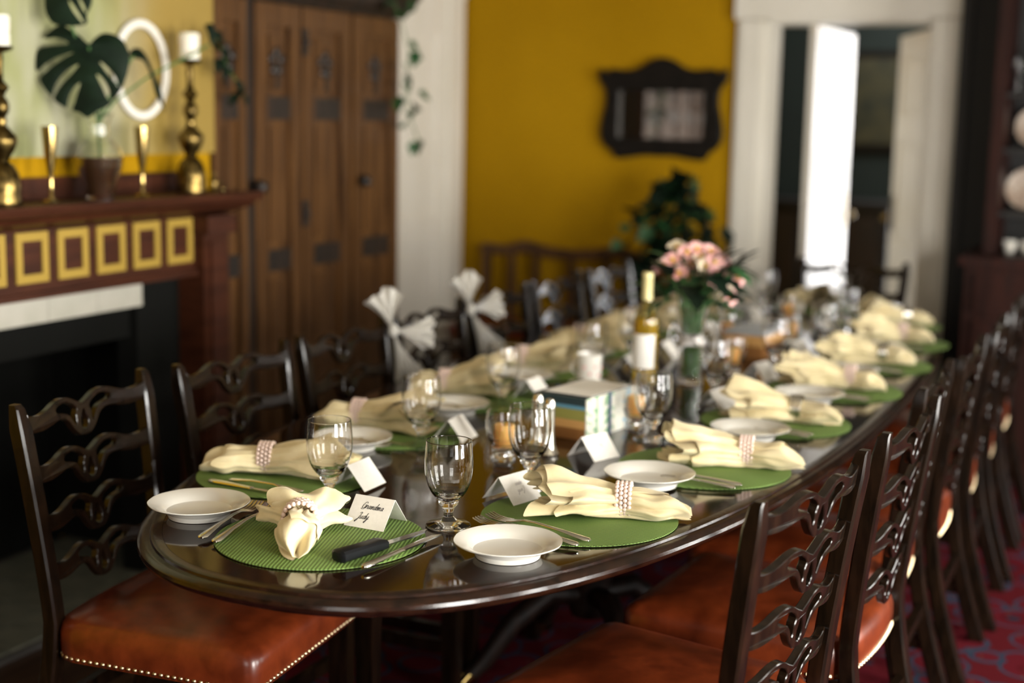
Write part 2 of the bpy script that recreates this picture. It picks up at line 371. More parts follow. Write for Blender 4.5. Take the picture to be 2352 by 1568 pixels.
# hall beyond the doorway
HB, HX0, HX1 = 9.9, -3.2, 0.3
mb = MB(); mb.box(HX0 - 0.1, HX0, BW + TH, HB, 0, CEIL)
struct(mb.build('wall_hall_left', M['green'], smooth=False))
mb = MB(); mb.box(HX0 - 0.1, -1.15, HB, HB + 0.1, 0, CEIL); mb.box(0.15, HX1 + 0.3, HB, HB + 0.1, 0, CEIL); mb.box(-1.15, 0.15, HB, HB + 0.1, 0, 0.2); mb.box(-1.15, 0.15, HB, HB + 0.1, 2.2, CEIL)
struct(mb.build('wall_hall_back', M['green'], smooth=False))
mb = MB(); mb.box(HX1 + 0.05, HX1 + 0.15, BW + TH, HB, 0, CEIL)
struct(mb.build('wall_hall_right', M['green'], smooth=False))
window(-1.15, 0.15, 0.2, 2.2, HB + 0.02, False)
mb = MB()
for x0_, x1_, y0_, y1_ in ((-1.99, -1.95, 8.26, 9.54), (-0.75, -0.71, 8.26, 9.54), (-1.99, -0.71, 8.26, 8.30), (-1.99, -0.71, 9.50, 9.54)): mb.box(x0_, x1_, y0_, y1_, CEIL - 0.05, CEIL)
struct(mb.build('trim_6', M['white'], smooth=False), 'white frame round the added hall ceiling light')  # unseen frame added round the extra ceiling light
# casing of the doorway (jamb lining, architraves with a stepped edge, lintel board)
cw = 0.135
def casing(name, x0, x1):
    mb = MB(); mb.box(x0, x1, BW - 0.028, BW, 0, DZ - 0.005); mb.box(x0 + 0.02, x1 - 0.02, BW - 0.04, BW - 0.028, 0, DZ - 0.005)
    return struct(mb.build(name, M['white'], smooth=False))
casing('trim_1', DX0 - cw, DX0 + 0.01); casing('trim_2', DX1 - 0.01, DX1 + cw - 0.01)
mb = MB(); mb.box(DX0 - cw - 0.012, DX1 + cw, BW - 0.045, BW, DZ, DZ + 0.17); mb.box(DX0 - cw - 0.02, DX1 + cw + 0.01, BW - 0.065, BW, DZ + 0.17, DZ + 0.20)
struct(mb.build('trim_3', M['white'], smooth=False))
mb = MB(); mb.box(DX0, DX0 + 0.018, BW, BW + TH + 0.03, 0, DZ); mb.box(DX1 - 0.018, DX1, BW, BW + TH + 0.03, 0, DZ); mb.box(DX0, DX1, BW, BW + TH + 0.03, DZ - 0.018, DZ)
struct(mb.build('trim_4', M['white'], smooth=False))
def door_leaf(name, hinge, far, h, t=0.04, z0=0.01, knob_side=1, panels=3, plate=None):
    hx, hy = hinge; fx, fy = far; L = math.hypot(fx - hx, fy - hy); rz = math.atan2(fy - hy, fx - hx)
    o = bpy.data.objects.new(name, None); COL.objects.link(o); o.location = (hx, hy, z0); o.rotation_euler = (0, 0, rz); struct(o)
    mb = MB(); sw = 0.10
    mb.box(0, sw, -t / 2, t / 2, 0, h); mb.box(L - sw, L, -t / 2, t / 2, 0, h)
    zs = [0, 0.2, 0.75, 0.88, 1.42, 1.55, h - 0.11, h]
    for a, b in ((0, 1), (2, 3), (4, 5), (6, 7)): mb.box(sw, L - sw, -t / 2, t / 2, zs[a], zs[b])
    mb.build('door_frame', M['white'], o, smooth=False)
    for a, b in ((1, 2), (3, 4), (5, 6)):
        q = MB(); q.box(sw, L - sw, -t / 2 + 0.012, t / 2 - 0.012, zs[a], zs[b]); q.box(sw + 0.04, L - sw - 0.04, -t / 2 + 0.004, t / 2 - 0.004, zs[a] + 0.04, zs[b] - 0.04)
        q.build('panel', M['white'], o, smooth=False)
    for s in (-1, 1):
        q = MB(); q.box(L - 0.075, L - 0.03, s * t / 2 - 0.004, s * t / 2 + 0.004, 0.93, 1.12); pl = q.build('lock_plate', M['brass'], o, smooth=False)
        k = MB(); k.sphere((L - 0.052, s * (t / 2 + 0.035), 1.0), 0.024); k.build('knob', M['brass'], o)
    return o
door_leaf('door_2', (-1.665, 7.285), (-1.64, 8.10), 1.99)
door_leaf('door_3', (-1.064, 7.27), (-1.335, 7.98), 1.97)
# white door in the left wall behind the armoire
o = bpy.data.objects.new('door_1', None); COL.objects.link(o); o.location = (LW, D1Y0, 0); struct(o, 'white panelled door with wide casing between the armoire and the corner')
mb = MB(); y1 = D1Y1 - D1Y0
mb.box(0, 0.03, -0.02, 0.13, 0, D1Z + 0.0); mb.box(0, 0.03, y1 - 0.13, y1 + 0.03, 0, D1Z); mb.box(0, 0.035, -0.03, y1 + 0.04, D1Z, D1Z + 0.13)
mb.build('casing', M['white'], o, smooth=False)
mb = MB(); W1 = y1 - 0.26
mb.box(-0.03, 0.012, 0.13, 0.23, 0, D1Z); mb.box(-0.03, 0.012, y1 - 0.23, y1 - 0.13, 0, D1Z)
for a, b in ((0, 0.2), (0.85, 1.0), (1.93, D1Z)): mb.box(-0.03, 0.012, 0.23, y1 - 0.23, a, b)
mb.build('door_frame', M['white'], o, smooth=False)
for a, b in ((0.2, 0.85), (1.0, 1.93)):
    q = MB(); q.box(-0.03, -0.002, 0.23, y1 - 0.23, a, b); q.box(-0.02, 0.006, 0.28, y1 - 0.28, a + 0.06, b - 0.06); q.build('panel', M['white'], o, smooth=False)
# baseboards
struct(MB().box(LW, DX0 - cw, BW - 0.02, BW, 0, 0.18).build('baseboard_back', M['white'], smooth=False))
# dark timber panelling right of the doorway
mb = MB(); x0 = DX1 + cw - 0.005
mb.box(x0, -0.42, BW - 0.06, BW, 0, CEIL); mb.box(x0, x0 + 0.05, BW - 0.085, BW - 0.06, 0, CEIL)
struct(mb.build('trim_5', M['hutchdark'], smooth=False), 'dark brown timber panel beside the white door casing')
# rug
rug = MB().box(-2.3, 1.2, 1.2, 6.24, 0.001, 0.012).build('oriental_rug', M['rug'], smooth=False)
tag(rug, 'red oriental rug with navy and cream motifs under the dining table', 'rug')

# chimney breast, left: a masonry block with the firebox opening
CBX, CBY0, CBY1 = -3.0, 0.9, 4.06
FO0, FO1, FOZ = 1.75, 3.80, 0.975          # opening
mb = MB()
mb.box(LW, CBX, CBY0, FO0, 0, CEIL); mb.box(LW, CBX, FO1, CBY1, 0, CEIL); mb.box(LW, CBX, FO0, FO1, FOZ, CEIL)
struct(mb.build('wall_chimney_breast', M['mustard'], smooth=False))
# ------------------------------------------------------------------ fireplace
fp = thing('fireplace', 'reddish brown wooden fireplace mantelpiece with gold-framed frieze panels and dark firebox', 'fireplace', (CBX, 2.8, 0))
FX = 0.13                                  # frieze face, in front of the breast (local x)
def fy(y): return y - 2.8
SHZ = 1.255
prof = [(0.0, SHZ), (0.245, SHZ), (0.25, SHZ - 0.012), (0.245, SHZ - 0.026), (0.215, SHZ - 0.034), (0.205, SHZ - 0.05), (0.175, SHZ - 0.058), (FX, SHZ - 0.075), (0.0, SHZ - 0.075)]
ya, yb = fy(1.35), fy(4.02)
mb = MB(); rings = []
for y, k in ((ya, 1.0), (yb, 1.0)):
    rings.append([(px, y + (0 if y < 0 else (px - 0.25) * 0.15), pz) for px, pz in prof])
mb.loft(rings); mb.build('mantel_shelf', M['mantel'], fp, smooth=False)
mb = MB(); mb.box(0.001, FX, fy(1.5), fy(3.81), 0.985, SHZ - 0.07); mb.box(FX, FX + 0.012, fy(1.5), fy(3.81), 0.985, 1.005)
mb.build('frieze', M['mantel'], fp, smooth=False)
MB().box(0.001, 0.022, fy(1.4), fy(4.0), SHZ, SHZ + 0.062).build('backboard', M['mantel'], fp, smooth=False)
for y0 in (3.80,):
    mb = MB(); mb.box(0.001, FX + 0.035, fy(y0), fy(y0 + 0.135), 0, 1.17); mb.box(FX + 0.035, FX + 0.045, fy(y0 + 0.03), fy(y0 + 0.105), 0.2, 1.1); mb.box(0.001, FX + 0.06, fy(y0 - 0.01), fy(y0 + 0.145), 1.12, SHZ - 0.075); mb.box(0.001, FX + 0.06, fy(y0 - 0.01), fy(y0 + 0.145), 0, 0.17)
    mb.build('pilaster', M['mantel'], fp, smooth=False)
mb = MB(); mb.box(0.001, FX + 0.035, fy(1.42), fy(1.55), 0, 1.17); mb.box(0.001, FX + 0.06, fy(1.41), fy(1.56), 0, 0.17); mb.build('pilaster', M['mantel'], fp, smooth=False)
pw, ph, pz0 = 0.126, 0.142, 1.032
for i in range(12):
    y0 = fy(3.655 - 0.1655 * i)
    if y0 < fy(1.6): break
    mb = MB(); x0, x1 = FX, FX + 0.006; w = 0.024
    mb.box(x0, x1, y0, y0 + pw, pz0, pz0 + w); mb.box(x0, x1, y0, y0 + pw, pz0 + ph - w, pz0 + ph)
    mb.box(x0, x1, y0, y0 + w, pz0 + w, pz0 + ph - w); mb.box(x0, x1, y0 + pw - w, y0 + pw, pz0 + w, pz0 + ph - w)
    fr = mb.build('gold_frame', M['gold'], fp, smooth=False)
    MB().box(FX, FX + 0.002, y0 + w, y0 + pw - w, pz0 + w, pz0 + ph - w).build('frieze_panel', M['mantel'], fr, smooth=False)
# tile lintel row, black side plates, firebox lining
for i in range(9):
    y1 = fy(3.585 - 0.21 * i); q = MB().box(0.02, 0.085, y1 - 0.208, y1, 0.905, 0.984); q.build('tile', M['tile'], fp, smooth=False)
mb = MB(); mb.box(-0.02, 0.06, fy(3.588), fy(3.80), 0.0, 0.984); mb.box(-0.02, 0.06, fy(1.56), fy(1.70), 0.0, 0.984); mb.box(-0.01, 0.03, fy(1.70), fy(3.59), 0.80, 0.906)
mb.build('iron_surround', M['soot'], fp, smooth=False)
mb = MB(); mb.box(-0.499, -0.475, fy(FO0), fy(FO1), 0.0, FOZ); mb.box(-0.475, 0, fy(FO0), fy(FO0) + 0.02, 0.0225, FOZ); mb.box(-0.475, 0, fy(FO1) - 0.02, fy(FO1), 0.0225, FOZ); mb.box(-0.47, 0, fy(FO0), fy(FO1), FOZ - 0.02, FOZ)
mb.build('firebox', M['soot'], fp, smooth=False)
hearth = bpy.data.objects.new('hearth', None); COL.objects.link(hearth); hearth.location = (CBX, 2.8, 0); struct(hearth, 'pale tiled hearth in front of the fireplace')
MB().box(-0.46, 0.20, fy(1.5), fy(3.95), 0.0005, 0.014).build('hearth_bed', M['grout'], hearth, smooth=False)
tme = MB().box(0.003, 0.147, 0.003, 0.147, 0.014, 0.022).mesh('shaded_hearth_tile', M['hearthtile_shaded'], False)
for i in range(4):
    for j in range(16):
        link('tile', tme, hearth, (-0.42 + 0.15 * i, fy(1.52) + 0.15 * j, 0))

# ------------------------------------------------------------------ painting and ring over the mantel
a = onx(20, 362, CBX + 0.02); pz = a.z
pic = thing('painting', 'large unframed abstract painting in cream, pale green and ochre above the mantel', 'painting', (CBX + 0.001, 3.4, pz))
MB().box(0.0, 0.022, -1.1, 0.66, 0, 1.0).build('canvas', M['picture'], pic, smooth=False)
c = onx(325, 160, CBX + 0.035); wy = abs(onx(388, 160, CBX + 0.035).y - onx(262, 160, CBX + 0.035).y) / 2; hz = abs(onx(325, 45, CBX + 0.035).z - onx(325, 275, CBX + 0.035).z) / 2
pts = [(0, (wy - 0.012) * math.cos(t), (hz - 0.012) * math.sin(t)) for t in [2 * PI * i / 48 for i in range(48)]]
mb = MB(); rings = []
for i, p in enumerate(pts):
    t = 2 * PI * i / 48; nrm = Vector((0, math.cos(t), math.sin(t)))
    rings.append([Vector(p) + nrm * (0.014 * math.cos(q)) + Vector((0.010 * math.sin(q), 0, 0)) for q in [2 * PI * k / 8 for k in range(8)]])
rings.append(rings[0]); mb.loft(rings, cap=False)
o = mb.build('oval_hoop', M['white']); o.location = c; tag(o, 'white oval hoop hung in front of the abstract painting', 'hoop')

# ------------------------------------------------------------------ armoire on the left wall
AX = -3.0; AY0, AY1 = 4.085, 5.405
ar = thing('armoire', 'tall brown wooden armoire with panelled doors, dark rails and heavy cornice', 'armoire', (AX, AY0, 0))
AL = AY1 - AY0
mb = MB(); mb.box(LW - AX + 0.01, -0.03, 0, AL, 0.0, 1.93); mb.build('carcass', M['armoire_dark'], ar, smooth=False)
prof = [(-0.03, 1.915), (0.015, 1.915), (0.03, 1.94), (0.05, 1.95), (0.06, 1.985), (0.075, 2.0), (0.075, 2.02), (-0.03, 2.02)]
mb = MB(); rings = [[(px, -0.0, pz) for px, pz in prof], [(px, AL + max(0, px) * 0.7, pz) for px, pz in prof]]
mb.loft(rings); mb.box(LW - AX + 0.01, -0.03, 0, AL + 0.04, 1.93, 2.02); mb.build('cornice', M['armoire_dark'], ar, smooth=False)
edges = [0.0, 0.195, 0.255, 0.56, 0.93, AL]
doors = [(0.0, 0.20), (0.255, 0.555), (0.565, 0.915), (0.935, AL - 0.01)]
MB().box(-0.03, -0.012, 0.20, 0.255, 0.05, 1.915).build('groove_shade', M['armoire_dark'], ar, smooth=False)  # dark strip standing in for the shade of a deep groove
for di, (a, b) in enumerate(doors):
    d = bpy.data.objects.new('door', None); COL.objects.link(d); d.parent = ar; d.location = (-0.03, a, 0)
    w = b - a; st = min(0.075, w * 0.24); mb = MB()
    mb.box(0, 0.03, 0, st, 0.06, 1.91); mb.box(0, 0.03, w - st, w, 0.06, 1.91); mb.box(0, 0.03, st, w - st, 0.06, 0.16); mb.box(0, 0.03, st, w - st, 1.83, 1.91)
    mb.build('door_frame', M['armoire'], d, smooth=False)
    for z0, z1 in ((0.93, 1.01), (1.49, 1.575)):
        MB().box(0, 0.027, st, w - st, z0, z1).build('rail', M['armoire_dark'], d, smooth=False)
    for z0, z1 in ((0.16, 0.93), (1.01, 1.49), (1.575, 1.83)):
        q = MB(); q.box(0.0, 0.012, st, w - st, z0, z1); q.box(0.0, 0.019, st + 0.03, w - st - 0.03, z0 + 0.03, z1 - 0.03)
        q.build('panel', M['armoire'], d, smooth=False)
    q = MB(); cy, cz = w / 2, 1.70       # carved fleuron
    for k in range(5):
        t = k * 2 * PI / 5 + PI / 2; q.sphere((0.021, cy + 0.032 * math.cos(t), cz + 0.036 * math.sin(t)), 0.021, 10, 6, (0.5, 1, 1))
    q.box(0.012, 0.024, cy - 0.012, cy + 0.012, cz - 0.10, cz); q.build('carving', M['armoire_dark'], d)
for y, z in ((0.985, 1.247), (0.24, 1.25)):
    q = MB(); q.tube([(-0.005, y, z), (0.02, y, z)], 0.012, 10); q.sphere((0.03, y, z), 0.026, 12, 8); q.build('knob', M['armoire_dark'], ar)
for y, z in ((0.575, 1.135), (0.575, 1.78)):
    q = MB(); q.box(0, 0.008, y - 0.022, y + 0.022, z - 0.05, z + 0.05); q.sphere((0.012, y, z), 0.015, 10, 6); q.build('lock_plate', M['armoire_dark'], ar, smooth=False)

# ------------------------------------------------------------------ mirror on the back wall
MC = Vector((-2.355, BW - 0.004, 1.545))
mir = thing('wall_mirror', 'small mirror in a black carved frame with arched crest on the mustard wall', 'mirror', MC)
hw, hh = 0.226, 0.119
outer = [(0.29, 0.205), (0.335, 0.225), (0.338, 0.17), (0.305, 0.12), (0.30, 0.05), (0.318, -0.03), (0.325, -0.11), (0.30, -0.165), (0.262, -0.19), (0.235, -0.228), (0.17, -0.226), (0.08, -0.212), (0.0, -0.214)]
outer = outer + [(-x, z) for x, z in reversed(outer[:-1])]
top = [(-0.27, 0.225), (-0.18, 0.218), (-0.12, 0.232), (-0.06, 0.268), (0.0, 0.282), (0.06, 0.268), (0.12, 0.232), (0.18, 0.218), (0.27, 0.225)]
ol = smooth_loop(outer + top, 3)
hole = [(-hw, -hh), (hw, -hh), (hw, hh), (-hw, hh)]
hole = [Vector((x, z - 0.005)) for x, z in hole]
plate_shape([(p[0], p[1]) for p in ol], [[(p[0], p[1]) for p in hole]], 0.02, 0.009, lambda x, y, z: (x, y - 0.022, z)).build('carved_frame', M['frame'], mir)
MB().box(-hw - 0.01, hw + 0.01, -0.012, -0.006, -hh - 0.015, hh + 0.005).build('mirror_glass', M['mirror'], mir, smooth=False)

# ================================================================== TABLE
TCX, TCY, TA, TB, TN = -1.315, 4.01, 0.705, 2.16, 2.45
def tpoint(t, off=0.0):
    c, s = math.cos(t), math.sin(t)
    x = TA * math.copysign(abs(c) ** (2 / TN), c); y = TB * math.copysign(abs(s) ** (2 / TN), s)
    nx = math.copysign(abs(x / TA) ** (TN - 1), x) / TA; ny = math.copysign(abs(y / TB) ** (TN - 1), y) / TB
    L = math.hypot(nx, ny); return (x + nx / L * off, y + ny / L * off)
table = thing('dining_table', 'long oval dark mahogany dining table with glossy top and moulded edge', 'table', (TCX, TCY, 0))
N = 160
angs = []
for i in range(N):
    t = 2 * PI * i / N; angs.append(t)
def ring(off, z): return [(*tpoint(t, off), z) for t in angs]
mb = MB(); top_r = ring(-0.045, T); mb.loft([ring(-0.045, T - 0.012), top_r], cap=False); mb.add(top_r, [tuple(range(N))]); mb.build('table_top', M['table'], table)
mb = MB(); prof = [(-0.045, T - 0.002), (-0.0445, T + 0.0001), (-0.03, T + 0.0002), (-0.024, T - 0.001), (-0.022, T - 0.005), (-0.016, T - 0.006), (-0.006, T - 0.0075), (0.0, T - 0.012), (0.0015, T - 0.018), (-0.002, T - 0.025), (-0.010, T - 0.030), (-0.014, T - 0.0335), (-0.03, T - 0.036), (-0.07, T - 0.036), (-0.4, T - 0.036)]
mb.loft([ring(o_, z) for o_, z in prof], cap=False); mb.build('table_edge', M['table_edge'], table)
mb = MB(); mb.loft([ring(-0.34, T - 0.11), ring(-0.34, T - 0.042), ring(-0.37, T - 0.042), ring(-0.37, T - 0.11), ring(-0.34, T - 0.11)], cap=False); mb.build('apron', M['table_edge'], table)
for py in (-0.57, 1.0):
    pd = MB().lathe([(0.0001, 0.20), (0.05, 0.20), (0.06, 0.23), (0.05, 0.27), (0.065, 0.33), (0.06, 0.40), (0.042, 0.46), (0.05, 0.50), (0.045, 0.58), (0.06, 0.64), (0.11, 0.66), (0.11, 0.69), (0.0001, 0.69)], 28, (0, py, 0)).build('pedestal', M['pedestal'], table)
    MB().box(-0.45, 0.45, py - 0.05, py + 0.05, 0.665, 0.706).build('bearer', M['pedestal'], table, smooth=False)
    for a in (45, 135, 225, 315):
        c, s_ = math.cos(R(a)), math.sin(R(a)); q = MB()
        q.tube([(0.03 * c, py + 0.03 * s_, 0.26), (0.12 * c, py + 0.12 * s_, 0.27), (0.22 * c, py + 0.22 * s_, 0.20), (0.30 * c, py + 0.30 * s_, 0.10), (0.345 * c, py + 0.345 * s_, 0.062)], [0.03, 0.032, 0.028, 0.024, 0.02], 10)
        q.build('sabre_leg', M['pedestal'], pd); q = MB(); q.sphere((0.36 * c, py + 0.36 * s_, 0.034), 0.021, 12, 8); q.tube([(0.335 * c, py + 0.335 * s_, 0.07), (0.36 * c, py + 0.36 * s_, 0.045)], 0.021, 10); q.build('brass_caster', M['brightbrass'], pd)

# ================================================================== CHAIRS
def slat_shape():
    W = 0.21
    top = [(0, .003), (.018, .010), (.045, .022), (.072, .0255), (.098, .021), (.128, .011), (.158, .006), (.188, .009), (W, .016)]
    bot = [(W, -.020), (.185, -.026), (.15, -.028), (.118, -.024), (.09, -.019), (.068, -.021), (.052, -.031), (.038, -.049), (.02, -.064), (0, -.067)]
    right = [v for v in smooth_loop(top, 4, False)] + [v for v in smooth_loop(bot, 4, False)]
    left = [Vector((-v.x, v.y)) for v in reversed(right)]
    outer = right + left[1:-1]
    kid = [(.022, -.006), (.036, .006), (.058, .0135), (.08, .0125), (.097, .005), (.09, -.003), (.07, -.007), (.053, -.013), (.041, -.026), (.032, -.040), (.027, -.033), (.027, -.018)]
    kr = smooth_loop(kid, 3); kl = [Vector((-v.x, v.y)) for v in reversed(kr)]
    tear = smooth_loop([(0, -.010), (.009, -.024), (.013, -.038), (.009, -.050), (0, -.055), (-.009, -.050), (-.013, -.038), (-.009, -.024)], 3)
    return [(v.x, v.y) for v in outer], [[(v.x, v.y) for v in q] for q in (kr, kl, tear)]
SO, SH = slat_shape()
def slat_mesh(scale):
    return plate_shape(SO, SH, 0.0085, 0.0018, lambda x, y, z: (x * scale, y - 0.022 * (1 - (x / 0.21) ** 2), z)).mesh('slat', M['chairwood'], angle=28)
SLATS = [slat_mesh(0.98 + 0.0 * i) for i in range(1)]
CH_TOP = 0.905
def post_y(z):        # rear leg / back post: kicked back below, raked above
    if z < 0.45: return -0.235 - 0.10 * ((0.45 - z) / 0.45) ** 1.6
    t = (z - 0.45) / (CH_TOP - 0.45); return -0.235 - 0.055 * t ** 1.25
def post_x(z):
    return 0.200 + 0.026 * max(0, (z - 0.45) / (CH_TOP - 0.45))
def seat_outline(n=9):
    fw, rw, y0, y1 = 0.240, 0.226, -0.228, 0.255
    pts = []
    def corner(cx, cy, r, a0):
        for k in range(4): t = a0 + (PI / 2) * k / 3; pts.append((cx + r * math.cos(t), cy + r * math.sin(t)))
    r = 0.03
    corner(fw - r, y1 - r, r, 0); corner(-fw + r, y1 - r, r, PI / 2); r = 0.055; corner(-rw + r, y0 + r, r, PI); corner(rw - r, y0 + r, r, 1.5 * PI)
    out = []
    for i, p in enumerate(pts):
        q = pts[(i + 1) % len(pts)]; L = math.hypot(q[0] - p[0], q[1] - p[1]); k = max(1, int(L / 0.05))
        for s in range(k): out.append((p[0] + (q[0] - p[0]) * s / k, p[1] + (q[1] - p[1]) * s / k))
    return [(x, y - (0.018 * (1 - (x / 0.226) ** 2) if y < -0.222 else 0)) for x, y in out]
SEAT = seat_outline()
def nail_points():
    k = len(SEAT); L = [0]
    for i in range(k): L.append(L[-1] + math.dist(SEAT[i], SEAT[(i + 1) % k]))
    out = []; s = 0.0
    while s < L[-1]:
        for i in range(k):
            if L[i] <= s <= L[i + 1]:
                t = (s - L[i]) / (L[i + 1] - L[i]); a, b = SEAT[i], SEAT[(i + 1) % k]
                p = (a[0] + (b[0] - a[0]) * t, a[1] + (b[1] - a[1]) * t); d = Vector((b[0] - a[0], b[1] - a[1])).normalized()
                out.append((p[0] + d.y * 0.001, p[1] - d.x * 0.001, math.atan2(-d.x, d.y))); break
        s += 0.0155
    return out
NAILS = nail_points()
nm = MB(); nm.sphere((0, 0, 0), 0.0048, 8, 6, (0.7, 1, 1)); NAILME = nm.mesh('nailhead', M['nail'])
def build_chair(single_nails=False):
    root = bpy.data.objects.new('dining_chair', None); COL.objects.link(root)
    # seat: upholstered block with a domed top, leather wrapped over the rails
    mb = MB(); cx, cy = 0, 0.01
    def sc(k, z): return [(cx + (p[0] - cx) * k, cy + (p[1] - cy) * k, z) for p in SEAT]
    mb.loft([sc(1.0, 0.380), sc(1.008, 0.41), sc(1.006, 0.435), sc(0.985, 0.453), sc(0.93, 0.465), sc(0.8, 0.473), sc(0.5, 0.482), sc(0.2, 0.486)], cap=True)
    seat = mb.build('seat', M['leather'], root, angle=60)
    if single_nails:
        for x, y, a in NAILS: link('nailhead', NAILME, seat, (x, y, 0.387), (0, 0, a))
    else:
        q = MB()
        for x, y, a in NAILS: q.sphere((x, y, 0.387), 0.0048, 6, 4)
        nh = q.build('nailhead_trim', M['nail'], seat); nh['kind'] = 'stuff'
    # rear legs running up into the back posts
    for s in (-1, 1):
        rings = []
        for i in range(23):
            z = 0.002 + (CH_TOP - 0.004) * i / 22; x = s * post_x(z); y = post_y(z); w = 0.019 if z > 0.45 else 0.021; d = 0.017 if z > 0.45 else 0.017 + 0.006 * (0.45 - z) / 0.45
            tp = 1.0 if i < 22 else 0.7
            rings.append([(x + a * w * tp, y + b * d * tp, z) for a, b in ((-1, -0.75), (-0.75, -1), (0.75, -1), (1, -0.75), (1, 0.75), (0.75, 1), (-0.75, 1), (-1, 0.75))])
        rings.append([(x * 1.0 + a * 0.010, y - 0.004 + b * 0.009, CH_TOP + 0.006) for a, b in ((-1, -0.75), (-0.75, -1), (0.75, -1), (1, -0.75), (1, 0.75), (0.75, 1), (-0.75, 1), (-1, 0.75))])
        MB().loft(rings).build('back_post', M['chairwood'], root, angle=25)
    for i, z in enumerate((0.872, 0.768, 0.664, 0.560)):
        o = link('slat', SLATS[0], root, (0, post_y(z) + 0.006, z), (R(7), 0, 0), ((post_x(z) - 0.008) / 0.206, 1, 1))
    for s in (-1, 1):
        q = MB(); q.hexa([(s * 0.214 + i * 0.019, 0.225 + j * 0.019, 0.0) for i, j in ((-1, -1), (1, -1), (1, 1), (-1, 1))] + [(s * 0.214 + i * 0.023, 0.225 + j * 0.023, 0.381) for i, j in ((-1, -1), (1, -1), (1, 1), (-1, 1))])
        q.build('leg', M['chairwood'], root, smooth=False)
        q = MB(); bar(q, (s * 0.214, 0.22, 0.15), (s * 0.200, post_y(0.15), 0.15), 0.02, 0.032); q.build('stretcher', M['chairwood'], root, smooth=False)
    q = MB(); bar(q, (-0.205, 0.0, 0.15), (0.205, 0.0, 0.15), 0.02, 0.032); q.build('stretcher', M['chairwood'], root, smooth=False)
    q = MB(); bar(q, (-0.2, post_y(0.25), 0.25), (0.2, post_y(0.25), 0.25), 0.02, 0.032); q.build('stretcher', M['chairwood'], root, smooth=False)
    return root
chairA = build_chair(True); chairB = build_chair(False)
usedA = usedB = False
def place_chair(p, deg, label, near=False, z=0.013):
    """p: place of the middle of the top rail; deg: heading of the sitter"""
    global usedA, usedB
    if near: c = chairA if not usedA else copy_tree(chairA); usedA = True
    else: c = chairB if not usedB else copy_tree(chairB); usedB = True
    rz = R(deg) - PI / 2; off = Matrix.Rotation(rz, 3, 'Z') @ Vector((0, post_y(CH_TOP), 0))
    c.location = (p[0] - off.x, p[1] - off.y, z); c.rotation_euler = (0, 0, rz)
    tag(c, label, 'chair', 'dining chairs around the long table'); return c
Rmid = [(-.505, 2.385, 10), (-.44, 3.005, 4), (-.465, 3.535, 0), (-.44, 4.05, 0), (-.425, 4.56, -2), (-.425, 5.07, -2), (-.43, 5.59, 0)]
for i, (x, y, a) in enumerate(Rmid):
    place_chair((x, y), 180 - a, 'dark ladder-back chair with orange leather seat, %s from Grandma Judy card, hutch side' % ORD[i + 1])
Lmid = [(-2.10, 2.38, 6), (-2.09, 2.92, 0), (-2.088, 3.445, 0), (-2.088, 3.955, 0), (-2.085, 4.465, 0), (-2.08, 4.975, 0), (-2.06, 5.485, 0)]
for i, (x, y, a) in enumerate(Lmid):
    ex = {2: ' with tulle bow on its post', 3: ' with tulle bow on its post'}.get(i, '')
    place_chair((x, y), a, 'dark ladder-back chair%s, %s from Grandma Judy card, fireplace side' % (ex, ORD[i + 1]), near=(i == 0))
place_chair((-1.215, 6.30), 270, 'dark ladder-back chair at the far head of the table before the white doorway')

# ================================================================== PLACE SETTINGS
# --- shared meshes
mp_prof = [(0.0001, 0.0), (0.188, 0.0), (0.192, 0.001), (0.192, 0.0026), (0.189, 0.0036), (0.0001, 0.0036)]
MATME = MB().lathe(mp_prof, 72).mesh('placemat', M['mat'])
def scal(a, i): return 1 + (0.005 * math.cos(10 * a) if i in (7, 8, 9, 10) else 0)
pl_prof = [(0.0001, 0.003), (0.050, 0.003), (0.052, 0.0005), (0.058, 0.0005), (0.059, 0.004), (0.062, 0.010), (0.074, 0.0175), (0.092, 0.0255), (0.0965, 0.0280), (0.0965, 0.0296), (0.092, 0.0288), (0.074, 0.0226), (0.067, 0.0180), (0.062, 0.0125), (0.054, 0.0105), (0.0001, 0.0105)]
PLATEME = MB().lathe(pl_prof, 64, mod=scal).mesh('bread_plate', M['plate'], angle=24)
gp = [(0.0001, 0.0), (0.042, 0.0), (0.0435, 0.002), (0.042, 0.0045), (0.03, 0.008), (0.017, 0.0125), (0.0095, 0.020), (0.0088, 0.028), (0.012, 0.036), (0.0185, 0.044), (0.0195, 0.048), (0.018, 0.051), (0.025, 0.057), (0.036, 0.072), (0.0435, 0.094), (0.0462, 0.115), (0.0455, 0.140), (0.0432, 0.166), (0.0427, 0.1668), (0.0422, 0.166), (0.0445, 0.140), (0.0452, 0.115), (0.0425, 0.0945), (0.0347, 0.0735), (0.022, 0.061), (0.0001, 0.0565)]
def fine(prof, a, b, n=3):      # resample the run prof[a:b] as a smooth curve
    return prof[:a] + [(v_.x, v_.y) for v_ in smooth_loop([Vector(p) for p in prof[a:b]], n, False)] + prof[b:]
gp = fine(fine(gp, 19, 25), 11, 18)
GOBME = MB().vessel(gp, 48).mesh('goblet', M['glass'], angle=70)

